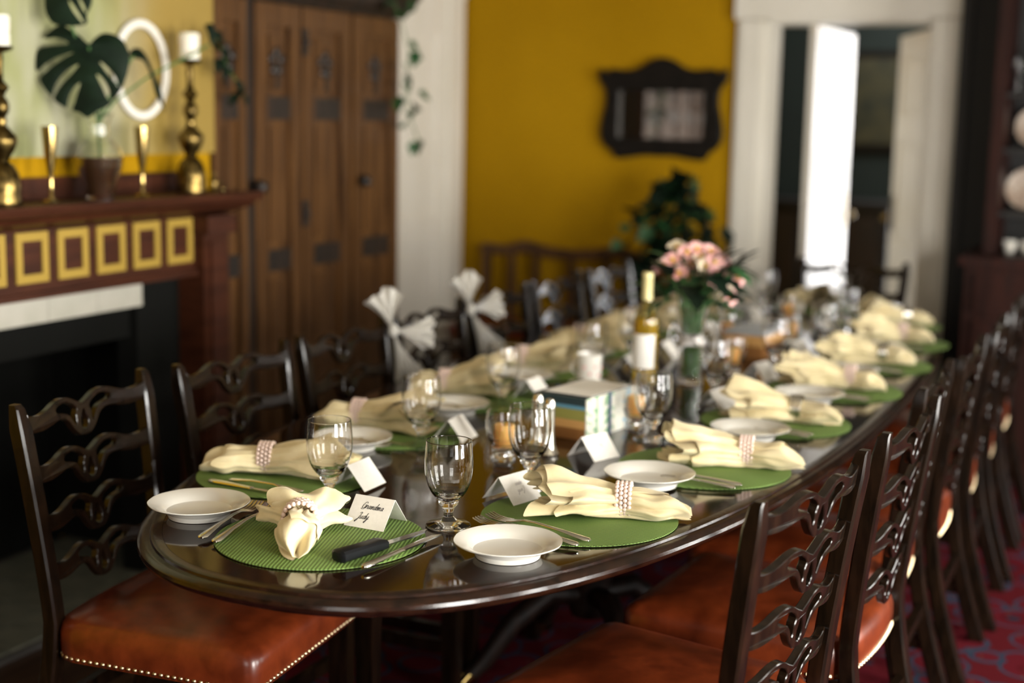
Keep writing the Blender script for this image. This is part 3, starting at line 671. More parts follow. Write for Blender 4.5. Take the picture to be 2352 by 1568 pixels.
def napkin_mesh(seed, tail=0.10, flare=0.17, wr=0.026, wf=0.062, hf=0.034, wt=0.040, ht=0.026, lobes=5, bend=0.0):
    rnd = random.Random(seed); ph = rnd.random() * 6.28; ph2 = rnd.random() * 6.28
    nu, nv = 46, 84; mb = MB(); sd = Vector((rnd.random() * 40, rnd.random() * 40, rnd.random() * 40))
    def section(u, inner=1.0):
        # u in [-1, 1]: -1 tail tip, 0 ring, 1 flare end
        ring_pts = []
        if u < 0:
            t = -u; x = -tail * t
            w = wr + (wt - wr) * math.sin(min(1, t / 0.6) * PI / 2); h = wr + (ht - wr) * math.sin(min(1, t / 0.6) * PI / 2)
            if t > 0.6:
                q = (t - 0.6) / 0.4; kk = math.sqrt(max(0, 1 - q ** 2.2)); w *= max(0.06, 0.25 + 0.75 * kk) if q < 1 else 0.2; h *= max(0.10, 0.2 + 0.8 * kk)
            amp = 0.16 * math.sin(min(1, t / 0.35) * PI / 2) * (1 - 0.4 * t) + 0.10 * (1 - t)
        else:
            t = u; x = flare * t
            w = wr + (wf - wr) * (t ** 0.75); h = wr + (hf - wr) * (t ** 0.8) - 0.006 * max(0, t - 0.6)
            amp = 0.14 + 0.36 * t
        for k in range(nv):
            a = 2 * PI * k / nv
            fold = abs(math.sin(lobes * 0.5 * a + ph + 0.5 * u)) ** 0.8 - 0.55
            fold2 = 0.5 * math.sin((lobes + 3) * a + ph2 + 2.2 * u)
            gath = 0.11 * math.exp(-abs(u) * 3.2) * math.sin(15 * a + ph) + 0.05 * math.exp(-abs(u) * 1.5) * math.sin(9 * a + ph2)
            rr = (1 + amp * fold + amp * 0.55 * fold2 + gath) * inner
            y = w * rr * math.cos(a); z = h * (1 + rr * math.sin(a) * 0.98)
            xx = x
            if u > 0.3: xx += (u - 0.3) * 0.036 * (math.sin(2 * a + ph2) + 0.55 * math.sin(5 * a + ph)) * (flare / 0.17)
            if u < -0.6: xx += (-u - 0.6) * 0.05 * math.sin(3 * a + ph)
            nz = noise.noise_vector(Vector((xx * 17, y * 24, z * 24)) + sd) * 0.010 * min(1, 0.15 + abs(u) * 1.6)
            y += bend * xx * xx + nz.y; z += nz.z; xx += nz.x * 0.6
            ring_pts.append((xx, y, max(0.0012 + 0.0006 * (k % 2), z)))
        return ring_pts
    us = [-1 + 2 * i / nu for i in range(nu + 1)]
    mb.loft([section(u) for u in us], cap=False)
    mb.add(section(-1.0), [tuple(range(nv))])
    inn = [section(u, 0.62 - 0.1 * (1 - u)) for u in [0.35 + 0.6 * i / 10 for i in range(11)]]
    mb.loft(inn, cap=False)
    def flap(u0, u1, a0, a1, cut0, cut1, lift, n=16, k=26):
        rows = []
        for i in range(n + 1):
            t = i / n; u = u0 + (u1 - u0) * t; sec = section(u); lo = a0 + cut0 * t; hi = a1 + cut1 * t; row = []
            cz = sum(p[2] for p in sec) / nv; cy_ = sum(p[1] for p in sec) / nv
            for j in range(k + 1):
                q = (lo + (hi - lo) * j / k) / (2 * PI) * nv; i0_ = int(q) % nv; f_ = q - int(q)
                p = Vector(sec[i0_]).lerp(Vector(sec[(i0_ + 1) % nv]), f_)
                e_ = 1.03 + lift * t + 0.05 * (abs(2 * j / k - 1) ** 6) * t
                w_ = 0.004 * t * math.sin(9 * j / k + ph)
                row.append((p.x + w_, cy_ + (p.y - cy_) * e_, max(0.003, cz + (p.z - cz) * e_ + 0.0015)))
            rows.append(row)
        mb.loft(rows, cap=False, closed=False)
    sg = 1 if seed % 2 else -1
    flap(0.04, 0.92, R(25), R(200), R(12), R(-70), 0.16)
    flap(0.05, 0.70, R(-40), R(75), R(-10), R(-30), 0.10)
    flap(-0.05, -0.78, R(55), R(215), R(20), R(-30), 0.08)
    inn2 = [section(u, 0.30) for u in [0.3 + 0.6 * i / 8 for i in range(9)]]
    mb.loft(inn2, cap=False)
    return mb
bead = MB(); bead.sphere((0, 0, 0), 0.0047, 10, 7); BEADME = bead.mesh('bead', M['pearl'])
def ring_positions(ry, rz, rows=4, pitch=0.0092):
    out = []; n = int(2 * PI * (ry + rz) / 2 / pitch)
    for r in range(rows):
        for k in range(n):
            a = 2 * PI * (k + 0.5 * (r % 2)) / n
            out.append(((r - (rows - 1) / 2) * 0.0083, ry * math.cos(a), rz * math.sin(a)))
    return out
def pearl_ring(root_label, loc, rz, ry=0.031, rzz=0.031, single=True, rows=4):
    o = thing('napkin_ring', root_label, 'napkin ring', loc, rz, 'napkin rings on the table')
    if single:
        for p in ring_positions(ry, rzz, rows): link('bead', BEADME, o, p)
    else:
        q = MB()
        for p in ring_positions(ry, rzz, rows): q.sphere(p, 0.0047, 6, 5)
        b_ = q.build('beads', M['pearl'], o); b_['kind'] = 'stuff'
    return o
def silver_ring(root_label, loc, rz, ry=0.031, rzz=0.031):
    o = thing('napkin_ring', root_label, 'napkin ring', loc, rz, 'napkin rings on the table')
    for r in (-1, 0, 1):
        q = MB(); rings = []
        for k in range(33):
            a = 2 * PI * k / 32; rings.append([(r * 0.0105 + 0.0048 * math.cos(t), (ry + 0.0042 * math.sin(t)) * math.cos(a), (rzz + 0.0042 * math.sin(t)) * math.sin(a)) for t in [2 * PI * j / 8 for j in range(8)]])
        q.loft(rings, cap=False); q.build('band', M['silver'], o)
    return o
def fork_mesh():
    mb = MB()
    def ell(x, w, h, z, k=10): return [(w * math.cos(2 * PI * i / k), x, z + h * math.sin(2 * PI * i / k)) for i in range(k)]
    st = [(-0.105, 0.004, 0.0015, 0.003), (-0.10, 0.0085, 0.0028, 0.0035), (-0.085, 0.0080, 0.0026, 0.005), (-0.05, 0.0050, 0.0022, 0.008), (0.0, 0.0034, 0.0020, 0.0105), (0.025, 0.0034, 0.0019, 0.0095), (0.036, 0.0080, 0.0016, 0.007), (0.045, 0.0118, 0.0013, 0.005), (0.055, 0.0122, 0.0012, 0.0038)]
    mb.loft([ell(*s) for s in st])
    for i in range(4):
        x0 = -0.0095 + 0.00633 * i
        ys = [0.053, 0.068, 0.083, 0.097]; zs = [0.0038, 0.003, 0.0045, 0.0085]; ws = [0.0024, 0.0019, 0.0016, 0.0008]
        mb.loft([[(x0 - w, y, z - 0.0009), (x0 + w, y, z - 0.0009), (x0 + w, y, z + 0.0009), (x0 - w, y, z + 0.0009)] for y, z, w in zip(ys, zs, ws)])
    return mb.mesh('fork', M['silver'], angle=60)
def knife_mesh():
    mb = MB()
    def ell(x, w, h, z, k=10): return [(w * math.cos(2 * PI * i / k), x, z + h * math.sin(2 * PI * i / k)) for i in range(k)]
    st = [(-0.115, 0.004, 0.003, 0.004), (-0.11, 0.0085, 0.0042, 0.005), (-0.09, 0.0085, 0.0042, 0.005), (-0.04, 0.0065, 0.0036, 0.005), (-0.005, 0.0055, 0.003, 0.005), (0.0, 0.0075, 0.0035, 0.005), (0.004, 0.0055, 0.002, 0.005)]
    mb.loft([ell(*s) for s in st])
    rings = []
    for y, a, b in ((0.002, -0.006, 0.005), (0.03, -0.0085, 0.006), (0.08, -0.009, 0.007), (0.105, -0.006, 0.007), (0.118, 0.004, 0.0065)):
        rings.append([(a, y, 0.0046), (b, y, 0.0035), (b, y, 0.0062), (a, y, 0.0050)])
    mb.loft(rings); return mb.mesh('knife', M['silver'], angle=50)
def spoon_mesh():
    mb = MB()
    def ell(x, w, h, z, k=12): return [(w * math.cos(2 * PI * i / k), x, z + h * math.sin(2 * PI * i / k)) for i in range(k)]
    st = [(-0.10, 0.004, 0.0015, 0.003), (-0.095, 0.0085, 0.0028, 0.0035), (-0.08, 0.0078, 0.0026, 0.005), (-0.04, 0.0046, 0.0022, 0.009), (0.02, 0.0032, 0.002, 0.010), (0.032, 0.0055, 0.0018, 0.0085), (0.045, 0.0155, 0.0016, 0.006), (0.062, 0.0205, 0.0022, 0.004), (0.078, 0.0185, 0.0022, 0.004), (0.09, 0.010, 0.0016, 0.006), (0.0945, 0.003, 0.001, 0.0075)]
    mb.loft([ell(*s) for s in st]); return mb.mesh('spoon', M['silver'], angle=70)
FORKME, KNIFEME, SPOONME = fork_mesh(), knife_mesh(), spoon_mesh()

GLYPH = {
 'G': (1.35, [[(1.15, 1.55), (0.95, 1.95), (0.6, 1.9), (0.3, 1.2), (0.28, 0.5), (0.55, 0.08), (0.95, 0.35), (1.2, 1.0), (1.22, 1.15)], [(0.75, 0.95), (1.0, 1.08), (1.22, 1.1), (1.15, 0.3), (0.9, -0.15), (0.45, -0.2), (0.1, 0.05)]]),
 'r': (0.75, [[(-0.1, 0.1), (0.15, 0.95), (0.22, 1.1), (0.35, 0.9), (0.5, 0.9), (0.48, 0.2), (0.75, 0.05)]]),
 'a': (0.85, [[(0.62, 0.85), (0.35, 1.0), (0.08, 0.55), (0.15, 0.08), (0.42, 0.2), (0.62, 0.9), (0.58, 0.2), (0.85, 0.1)]]),
 'n': (0.9, [[(0.0, 0.6), (0.12, 1.0), (0.12, 0.0), (0.3, 0.7), (0.5, 1.0), (0.6, 0.75), (0.58, 0.15), (0.9, 0.1)]]),
 'd': (0.9, [[(0.58, 0.8), (0.32, 1.0), (0.06, 0.55), (0.14, 0.06), (0.42, 0.2), (0.66, 1.2), (0.72, 1.9), (0.62, 0.4), (0.68, 0.08), (0.9, 0.1)]]),
 'm': (1.25, [[(0.0, 0.6), (0.12, 1.0), (0.12, 0.0), (0.26, 0.75), (0.42, 1.0), (0.5, 0.7), (0.48, 0.0), (0.62, 0.75), (0.8, 1.0), (0.9, 0.75), (0.9, 0.15), (1.2, 0.1)]]),
 'J': (1.0, [[(0.2, 1.5), (0.45, 1.85), (0.75, 1.8), (0.62, 0.8), (0.42, -0.5), (0.12, -1.0), (0.02, -0.65), (0.4, -0.1), (0.85, 0.15)]]),
 'u': (0.85, [[(0.0, 0.9), (0.02, 0.2), (0.2, 0.02), (0.45, 0.4), (0.52, 1.0), (0.52, 0.2), (0.85, 0.1)]]),
 'y': (0.95, [[(0.0, 0.95), (0.04, 0.35), (0.2, 0.1), (0.45, 0.45), (0.56, 1.0), (0.46, -0.3), (0.25, -1.0), (0.06, -0.7), (0.4, -0.1), (0.9, 0.3)]]),
}
def handwriting(lines, unit, wid, faint=False):
    """list of (text, x, y) -> ribbon mesh in the plane z = 0"""
    mb = MB()
    def stroke(pts):
        p = smooth_loop([Vector((x + 0.32 * y, y)) for x, y in pts], 5, False); a = []; b = []
        for i, q in enumerate(p):
            d = (p[min(i + 1, len(p) - 1)] - p[max(0, i - 1)]); d = d.normalized() if d.length > 1e-6 else Vector((1, 0)); nn = Vector((-d.y, d.x))
            w = wid * (0.55 + 0.75 * abs(d.y)); a.append((*(q + nn * w), 0)); b.append((*(q - nn * w), 0))
        k = len(a); mb.add([(v[0] * unit, v[1] * unit, 0) for v in a + b], [(i, i + 1, i + 1 + k, i + k) for i in range(k - 1)])
    for text, ox, oy in lines:
        x = ox
        for ch in text:
            adv, st = GLYPH[ch]
            for s_ in st: stroke([(px + x, py + oy) for px, py in s_])
            x += adv
    return mb
def card(label, c, rz, w=0.088, ph=0.066, spread=0.042, text=None, faint=False, z=T):
    """tent card; the face with the writing looks along local -y"""
    o = thing('place_card', label, 'place card', (c[0], c[1], z), rz, 'place cards on the table')
    h = math.sqrt(ph * ph - spread * spread); th = 0.0005; tilt = math.atan2(spread, h)
    for s in (-1, 1):
        q = MB(); q.hexa([(-w / 2, s * spread, 0.0003), (w / 2, s * spread, 0.0003), (w / 2, s * (spread - 0.0008), 0.0003), (-w / 2, s * (spread - 0.0008), 0.0003),
                          (-w / 2, s * 0.0004, h), (w / 2, s * 0.0004, h), (w / 2, -s * 0.0003, h - 0.0004), (-w / 2, -s * 0.0003, h - 0.0004)])
        q.build('card_panel', M['paper'], o, smooth=False)
    if text:
        t = text.build('handwriting', M['inkfaint' if faint else 'ink'], o, smooth=False)
        t.location = (0, -spread * 0.5 - 0.0006, h * 0.5 + 0.0003); t.rotation_euler = (R(90) - tilt, 0, 0)
    return o

MT = T + 0.0043          # top of a mat
def where(i, side):
    if side == 'H': return 'at the head place with the Grandma Judy card'
    if side == 'E': return 'at the far head place before the white doorway'
    return 'at the %s place from Grandma Judy, %s' % (ORD[i], 'fireplace side' if side == 'L' else 'hutch side')
def setting(i, side, c, head, nap, ringkind, gob=None, crd=None, plate=None, seed=0, forks=None, knives=None, detail=True, text=None, faint=False, cardrz=None):
    """c: mat centre; head: heading of the sitter; nap: (centre of the ring, heading of the flare, kwargs)"""
    w_ = where(i, side); rz = R(head) - PI / 2; Rm = Matrix.Rotation(rz, 2)
    def L(x, y): v = Rm @ Vector((x, y)); return (c[0] + v.x, c[1] + v.y)
    o = link('placemat', MATME, None, (c[0], c[1], T + 0.0006), (0, 0, rz + 0.35 * math.sin(i * 2.3 + len(side)))); tag(o, 'round green woven placemat ' + w_, 'placemat', 'round green placemats')
    p = plate or L(-0.275, 0.02)
    o = link('bread_plate', PLATEME, None, (p[0], p[1], (MT if math.dist(p, c) < 0.256 else T) + 0.0004), (0, 0, rz + i)); tag(o, 'white scalloped bread plate ' + w_, 'plate', 'white bread plates')
    g = gob or L(0.185, 0.19)
    o = link('water_goblet', GOBME, None, (g[0], g[1], T + 0.0003)); tag(o, 'short-stemmed clear water goblet ' + w_, 'goblet', 'water goblets')
    nc, nd, kw = nap
    seed = seed or (i * 7 + ord(side))
    o = link('napkin', napkin_mesh(seed, **kw).mesh('napkin', M['napkin'], angle=80), None, (nc[0], nc[1], MT + 0.0002), (0, 0, R(nd))); tag(o, 'pale yellow gathered napkin ' + w_, 'napkin', 'pale yellow napkins')
    wr = kw.get('wr', 0.026)
    rl = (nc[0], nc[1], MT + 0.0360)
    if ringkind == 'pearl': pearl_ring('pink pearl bead napkin ring ' + w_, rl, R(nd), single=True)
    elif ringkind == 'pearlfar': pearl_ring('pink pearl bead napkin ring ' + w_, rl, R(nd), single=False)
    else: silver_ring('ribbed silver napkin ring ' + w_, rl, R(nd))
    fk = forks or [(L(-0.165, 0.0), head + 3), (L(-0.135, -0.005), head + 2)]
    for k, (pp, hd) in enumerate(fk):
        zz = MT + 0.0005
        o = link('fork', FORKME, None, (pp[0], pp[1], zz), (0, 0, R(hd) - PI / 2), (1.18, 1.18, 1.18)); tag(o, '%s silver fork with four tines ' % ('outer' if k == 0 else 'inner') + w_, 'fork', 'silver forks')
    kn = knives or [('knife', L(0.135, -0.01), head - 2), ('spoon', L(0.165, -0.01), head - 2)]
    for nme, pp, hd in kn:
        if nme == 'knife':
            o = link('table_knife', KNIFEME, None, (pp[0], pp[1], MT + 0.0005), (0, 0, R(hd) - PI / 2)); tag(o, 'silver table knife ' + w_, 'knife', 'silver knives')
        elif nme == 'spoon':
            o = link('spoon', SPOONME, None, (pp[0], pp[1], MT + 0.0005), (0, 0, R(hd) - PI / 2)); tag(o, 'silver spoon ' + w_, 'spoon', 'silver spoons')
        elif nme == 'steak':
            o = thing('steak_knife', 'steak knife with thick black handle ' + w_, 'knife', (pp[0], pp[1], MT + 0.0005), R(hd) - PI / 2)
            def rr(y, w, h, z): return [(w * a, y, z + h * b_) for a, b_ in ((-1, -0.6), (-0.7, -1), (0.7, -1), (1, -0.6), (1, 0.6), (0.7, 1), (-0.7, 1), (-1, 0.6))]
            q = MB(); q.loft([rr(*s_) for s_ in ((-0.112, 0.012, 0.008, 0.0105), (-0.108, 0.0175, 0.0100, 0.0110), (-0.06, 0.0150, 0.0095, 0.0105), (-0.012, 0.0165, 0.0095, 0.0105), (0.0, 0.0150, 0.0080, 0.0100))]); q.build('handle', M['blackhandle'], o)
            q = MB(); q.loft([[(-0.009, y, 0.0075), (b_, y, 0.0065), (b_, y, 0.0092), (-0.009 + k_, y, 0.0085)] for y, b_, k_ in ((0.0, 0.009, 0), (0.07, 0.009, 0.0), (0.105, 0.004, 0.001), (0.122, -0.006, 0.001))]); q.build('blade', M['steel'], o, smooth=False)
    k = crd or L(0.05, 0.255)
    crz = cardrz if cardrz is not None else rz - (R(14) if side == 'R' else 0)
    card('white folded place card ' + w_ if side != 'H' else 'white folded place card reading Grandma Judy at the head of the table', k, crz, text=text, faint=faint, z=(MT if math.dist(k, c) < 0.225 else T) + 0.0004)

# head of the table (sitter looks along +y)
gj = handwriting([('Grandma', -3.4, 0.9), ('Judy', -2.6, -2.1)], 0.0071, 0.075)
setting(0, 'H', (-1.352, 2.149), 90, ((-1.382, 2.128), 118, dict(tail=0.125, flare=0.062, wf=0.074, hf=0.036, wt=0.038, ht=0.03, lobes=5)), 'pearl', gob=(-1.182, 2.329), crd=(-1.305, 2.268), plate=(-1.635, 2.165), text=gj, seed=3,
        forks=[((-1.548, 2.150), 99), ((-1.508, 2.142), 97)], knives=[('steak', (-1.213, 2.135), 75), ('knife', (-1.172, 2.13), 84)], cardrz=R(-3))
sq = handwriting([('uadn', -2.0, 1.2), ('yunJ', -1.6, -1.4)], 0.0058, 0.06)
sq2 = handwriting([('nay', -1.2, 0.6)], 0.0055, 0.06)
# places on the side away from the fireplace (sitters look along -x)
setting(1, 'R', (-.982, 2.497), 176, ((-.905, 2.535), 196, dict(tail=0.115, flare=0.165, wf=0.07, hf=0.036, wt=0.042)), 'pearl', gob=(-1.179, 2.70), crd=(-1.152, 2.555), plate=(-1.005, 2.215), text=sq, faint=True, seed=11, cardrz=R(74),
        forks=[((-1.03, 2.340), 166), ((-1.02, 2.374), 166)])
setting(2, 'R', (-.885, 3.004), 178, ((-.803, 3.055), 191, dict(tail=0.11, flare=0.165, wf=0.066, hf=0.040, wt=0.042)), 'pearl', gob=(-1.081, 3.216), crd=(-1.145, 2.99), plate=(-.940, 2.79), text=sq2, faint=True, seed=5, cardrz=R(70))
setting(3, 'R', (-.866, 3.566), 180, ((-.815, 3.585), 182, dict(tail=0.10, flare=0.17, wf=0.075, hf=0.042)), 'silver', gob=(-1.105, 3.82), crd=(-1.05, 3.66), plate=(-.87, 3.335), seed=17)
setting(4, 'R', (-.825, 4.10), 180, ((-.785, 4.12), 184, dict(tail=0.085, flare=0.18, wf=0.08, hf=0.042)), 'pearlfar', gob=(-1.06, 4.33), crd=(-1.065, 4.17), plate=(-.845, 3.865), seed=23)
setting(5, 'R', (-.815, 4.60), 180, ((-.782, 4.62), 186, dict(tail=0.085, flare=0.17, wf=0.072, hf=0.042)), 'silver', seed=31)
setting(6, 'R', (-.83, 5.10), 182, ((-.80, 5.12), 188, dict(tail=0.09, flare=0.15, wf=0.075, hf=0.044)), 'pearlfar', seed=37)
setting(7, 'R', (-.92, 5.55), 195, ((-.87, 5.60), 200, dict(tail=0.09, flare=0.15, wf=0.075, hf=0.044)), 'silver', seed=41)
# places on the fireplace side (sitters look along +x)
setting(1, 'L', (-1.659, 2.505), 4, ((-1.698, 2.485), 20, dict(tail=0.125, flare=0.16, wf=0.072, hf=0.040, wt=0.040)), 'pearl', gob=(-1.473, 2.375), crd=(-1.478, 2.495), plate=(-1.672, 2.790), seed=47, cardrz=R(-90),
        knives=[('knife', (-1.645, 2.352), -6), ('spoon', (-1.63, 2.385), -6)])
setting(2, 'L', (-1.665, 2.985), 0, ((-1.765, 2.985), 12, dict(tail=0.10, flare=0.17, wf=0.082, hf=0.046)), 'pearlfar', gob=(-1.537, 2.883), crd=(-1.50, 2.985), seed=53, cardrz=R(-86))
setting(3, 'L', (-1.679, 3.46), 0, ((-1.775, 3.47), 20, dict(tail=0.10, flare=0.15, wf=0.085, hf=0.055)), 'pearlfar', gob=(-1.566, 3.40), crd=(-1.545, 3.55), seed=59)
setting(4, 'L', (-1.68, 3.96), 0, ((-1.75, 3.955), 14, dict(tail=0.09, flare=0.15, wf=0.085, hf=0.058)), 'pearlfar', gob=(-1.52, 3.93), crd=(-1.46, 4.10), seed=61)
setting(5, 'L', (-1.70, 4.46), 0, ((-1.77, 4.46), 10, dict(tail=0.09, flare=0.15, wf=0.085, hf=0.055)), 'pearlfar', seed=67)
setting(6, 'L', (-1.71, 4.96), 0, ((-1.77, 4.96), 5, dict(tail=0.09, flare=0.15, wf=0.085, hf=0.055)), 'pearlfar', seed=71)
setting(7, 'L', (-1.66, 5.46), -8, ((-1.72, 5.48), -5, dict(tail=0.09, flare=0.15, wf=0.08, hf=0.05)), 'pearlfar', seed=73)
setting(0, 'E', (-1.27, 5.90), 270, ((-1.27, 5.95), 268, dict(tail=0.10, flare=0.15, wf=0.085, hf=0.048)), 'silver', seed=79)

# ================================================================== CENTRE OF THE TABLE
# votive candles in footed glasses
vp = [(0.0001, 0.0), (0.026, 0.0), (0.028, 0.004), (0.022, 0.010), (0.02, 0.014), (0.026, 0.019), (0.020, 0.025), (0.026, 0.034), (0.036, 0.05), (0.041, 0.075), (0.040, 0.098), (0.037, 0.115), (0.0355, 0.115), (0.0385, 0.098), (0.0395, 0.075), (0.0345, 0.052), (0.024, 0.037), (0.0001, 0.032)]
VOTME = MB().vessel(vp, 32).mesh('votive_glass', M['glass'], angle=70)
WAXME = MB().lathe([(0.0001, 0.0), (0.018, 0.0), (0.0215, 0.008), (0.0215, 0.045), (0.019, 0.049), (0.006, 0.047), (0.0001, 0.046)], 24).mesh('candle', M['wax'])
WICKME = MB().tube([(0, 0, 0.046), (0.001, 0, 0.056)], 0.0012, 6).mesh('wick', M['blackhandle'])
for k, (x, y, lb) in enumerate(((-1.314, 2.86, 'orange votive candle beside the silver shakers'), (-1.165, 3.33, 'orange votive candle beside the tied stack of books'), (-1.16, 4.20, 'orange votive candle between flower vase and tan book stack'),
                               (-1.33, 4.72, 'orange votive candle beside the tan book stack, on the fireplace side'), (-1.14, 4.86, 'orange votive candle just beyond the tan book stack'), (-1.27, 5.35, 'orange votive candle nearest the far head place'))):
    o = link('votive_glass', VOTME, None, (x, y, T + 0.0003)); tag(o, 'footed clear glass of ' + lb, 'candle glass', 'footed candle glasses')
    c_ = thing('votive_candle', lb, 'candle', (x, y, T + 0.0335), 0, 'orange candles'); link('candle', WAXME, c_); link('wick', WICKME, c_)
# pair of slim silver shakers
for x, y, lb in ((-1.285, 2.985, 'slim silver shaker with flared foot, standing closer to the fireplace'), (-1.238, 2.945, 'slim silver shaker with flared foot, the one beside the goblet')):
    o = thing('shaker', lb, 'shaker', (x, y, T + 0.0003), 0, 'silver shakers')
    MB().lathe([(0.0001, 0), (0.023, 0.0), (0.024, 0.006), (0.019, 0.013), (0.0145, 0.028), (0.0125, 0.06), (0.0125, 0.105)], 24).build('body', M['silver'], o)
    MB().lathe([(0.0128, 0.105), (0.0135, 0.112), (0.013, 0.122), (0.009, 0.132), (0.0001, 0.1355)], 24).build('cap', M['silver'], o)
# tied stack of books
def book(loc, rz, w, d, h, cover, label, spine='print'):
    o = thing('book', label, 'book', loc, rz, 'books in the stacks on the table')
    MB().box(0.004, w - 0.003, 0.003, d - 0.003, 0.003, h - 0.003).build('pages', M['pages'], o, smooth=False)
    q = MB(); q.box(0, w, 0, d, 0, 0.003); q.box(0, w, 0, d, h - 0.003, h); q.build('cover_boards', M[cover], o, smooth=False)
    q = MB(); q.box(w - 0.003, w + 0.0008, -0.0003, d, 0.0, h); q.build('spine', M[spine], o, smooth=False)
    q = MB(); q.box(0.0, w - 0.004, 0, 0.003, 0.003, h - 0.003); q.build('head_band', M[cover], o, smooth=False)
    return o
brz = R(-10); z = T + 0.0003
ang = math.atan2(3.115 - 3.152, -1.214 + 1.371)
ang = R(-9)
hs = [(0.027, 'brown', 'brown book, lowest of the tied stack'), (0.020, 'tan', 'tan book, second from the bottom of the tied stack'), (0.026, 'olive', 'olive green book in the middle of the tied stack'), (0.009, 'bluecover', 'thin blue book near the top of the tied stack'), (0.019, 'teal', 'dark teal book, topmost of the tied stack')]
for k, (h, cv, lb) in enumerate(hs):
    book((-1.366, 3.145, z), ang, 0.152, 0.235, h, cv, lb); z += h + 0.0004
stack_h = z - T
q = MB(); w, d = 0.152, 0.235; t = 0.0012; y0, y1 = 0.105, 0.117; h = stack_h + 0.0004
q.box(w + 0.001, w + 0.001 + t, y0, y1, 0.0, h + t); q.box(-t, 0, y0, y1, 0.0, h + t); q.box(0, w + 0.001, y0, y1, h, h + t)
o = q.build('ribbon', M['ribbon'], None, smooth=False); o.location = (-1.366, 3.145, T + 0.0002); o.rotation_euler = (0, 0, ang); tag(o, 'narrow navy ribbon tied round the stack of books', 'ribbon')
q = MB(); q.box(0.02, w - 0.001, 0.02, d - 0.02, 0, 0.0012); o = q.build('paper_sheet', M['paper'], None, smooth=False); o.location = (-1.366, 3.145, T + stack_h + 0.0022); o.rotation_euler = (0, 0, ang); tag(o, 'pale grey paper cover lying on the tied stack of books', 'paper')
z = T + 0.0003
for h, cv, lb in ((0.04, 'brown', 'brown book, lowest of the tan book stack behind the flowers'), (0.035, 'tan', 'thick tan book in the stack behind the flower vase'), (0.012, 'greycover', 'thin grey book topmost of the tan book stack')):
    book((-1.285, 4.52, z), R(-6), 0.14, 0.20, h, cv, lb, cv); z += h + 0.0004
# mug and saucer
MUG = (-1.462, 3.765)
o = MB().lathe([(0.0001, 0.0), (0.03, 0.0), (0.034, 0.004), (0.052, 0.011), (0.058, 0.015), (0.058, 0.017), (0.05, 0.014), (0.03, 0.007), (0.0001, 0.006)], 32).build('saucer', M['plate']); o.location = (*MUG, T + 0.0003); tag(o, 'small white saucer under the flowered mug', 'saucer')
mug = thing('mug', 'white china mug with small pink flowers on a saucer', 'mug', (*MUG, T + 0.0068))
MB().lathe([(0.0001, 0.0), (0.028, 0.0), (0.031, 0.004), (0.0345, 0.03), (0.036, 0.088), (0.0375, 0.093), (0.0355, 0.094), (0.034, 0.088), (0.0325, 0.03), (0.028, 0.006), (0.0001, 0.005)], 32).build('cup', M['plate'], mug)
q = MB(); pts = [(-0.034 - 0.022 * math.sin(PI * k / 8), 0.0, 0.075 - 0.05 * k / 8) for k in range(9)]; q.tube(pts, 0.004, 8); q.build('handle', M['plate'], mug)
for k, (a, zz) in enumerate(((-1.15, 0.04), (-0.35, 0.035), (-0.7, 0.06), (-1.6, 0.058), (0.1, 0.055))):
    q = MB(); r_ = 0.0358
    for j in range(5):
        t = 2 * PI * j / 5; q.sphere((r_ * math.cos(a + 0.085 * math.cos(t)), r_ * math.sin(a + 0.085 * math.cos(t)), zz + 0.003 * math.sin(t)), 0.002, 6, 4)
    q.build('painted_flower', M['petal'], mug)
# wine bottle
wb = thing('wine_bottle', 'bottle of white wine with a plain white label and cream foil', 'bottle', (-1.334, 3.883, T + 0.0003))
MB().vessel([(0.0001, 0.006), (0.03, 0.0), (0.037, 0.003), (0.038, 0.01), (0.038, 0.185), (0.036, 0.200), (0.028, 0.222), (0.0175, 0.238), (0.015, 0.25), (0.0142, 0.322), (0.0115, 0.322), (0.0122, 0.25), (0.0148, 0.237), (0.025, 0.221), (0.0335, 0.199), (0.0355, 0.184), (0.0355, 0.012), (0.0001, 0.016)], 40).build('bottle_body', M['bottleglass'], wb, angle=60)
MB().lathe([(0.0001, 0.0175), (0.0345, 0.0135), (0.0347, 0.183), (0.0325, 0.198), (0.0315, 0.2), (0.0001, 0.2)], 32).build('wine', M['wine'], wb)
MB().lathe([(0.0150, 0.252), (0.0158, 0.253), (0.0150, 0.318), (0.0158, 0.320), (0.0158, 0.330), (0.0145, 0.332), (0.0001, 0.332)], 28).build('foil', M['foil'], wb)
q = MB(); la = [R(-150 + 4 * k) for k in range(31)]; q.loft([[(0.0384 * math.cos(a), 0.0384 * math.sin(a), z_) for a in la] for z_ in (0.055, 0.155)], cap=False, closed=False); q.build('label', M['label'], wb)
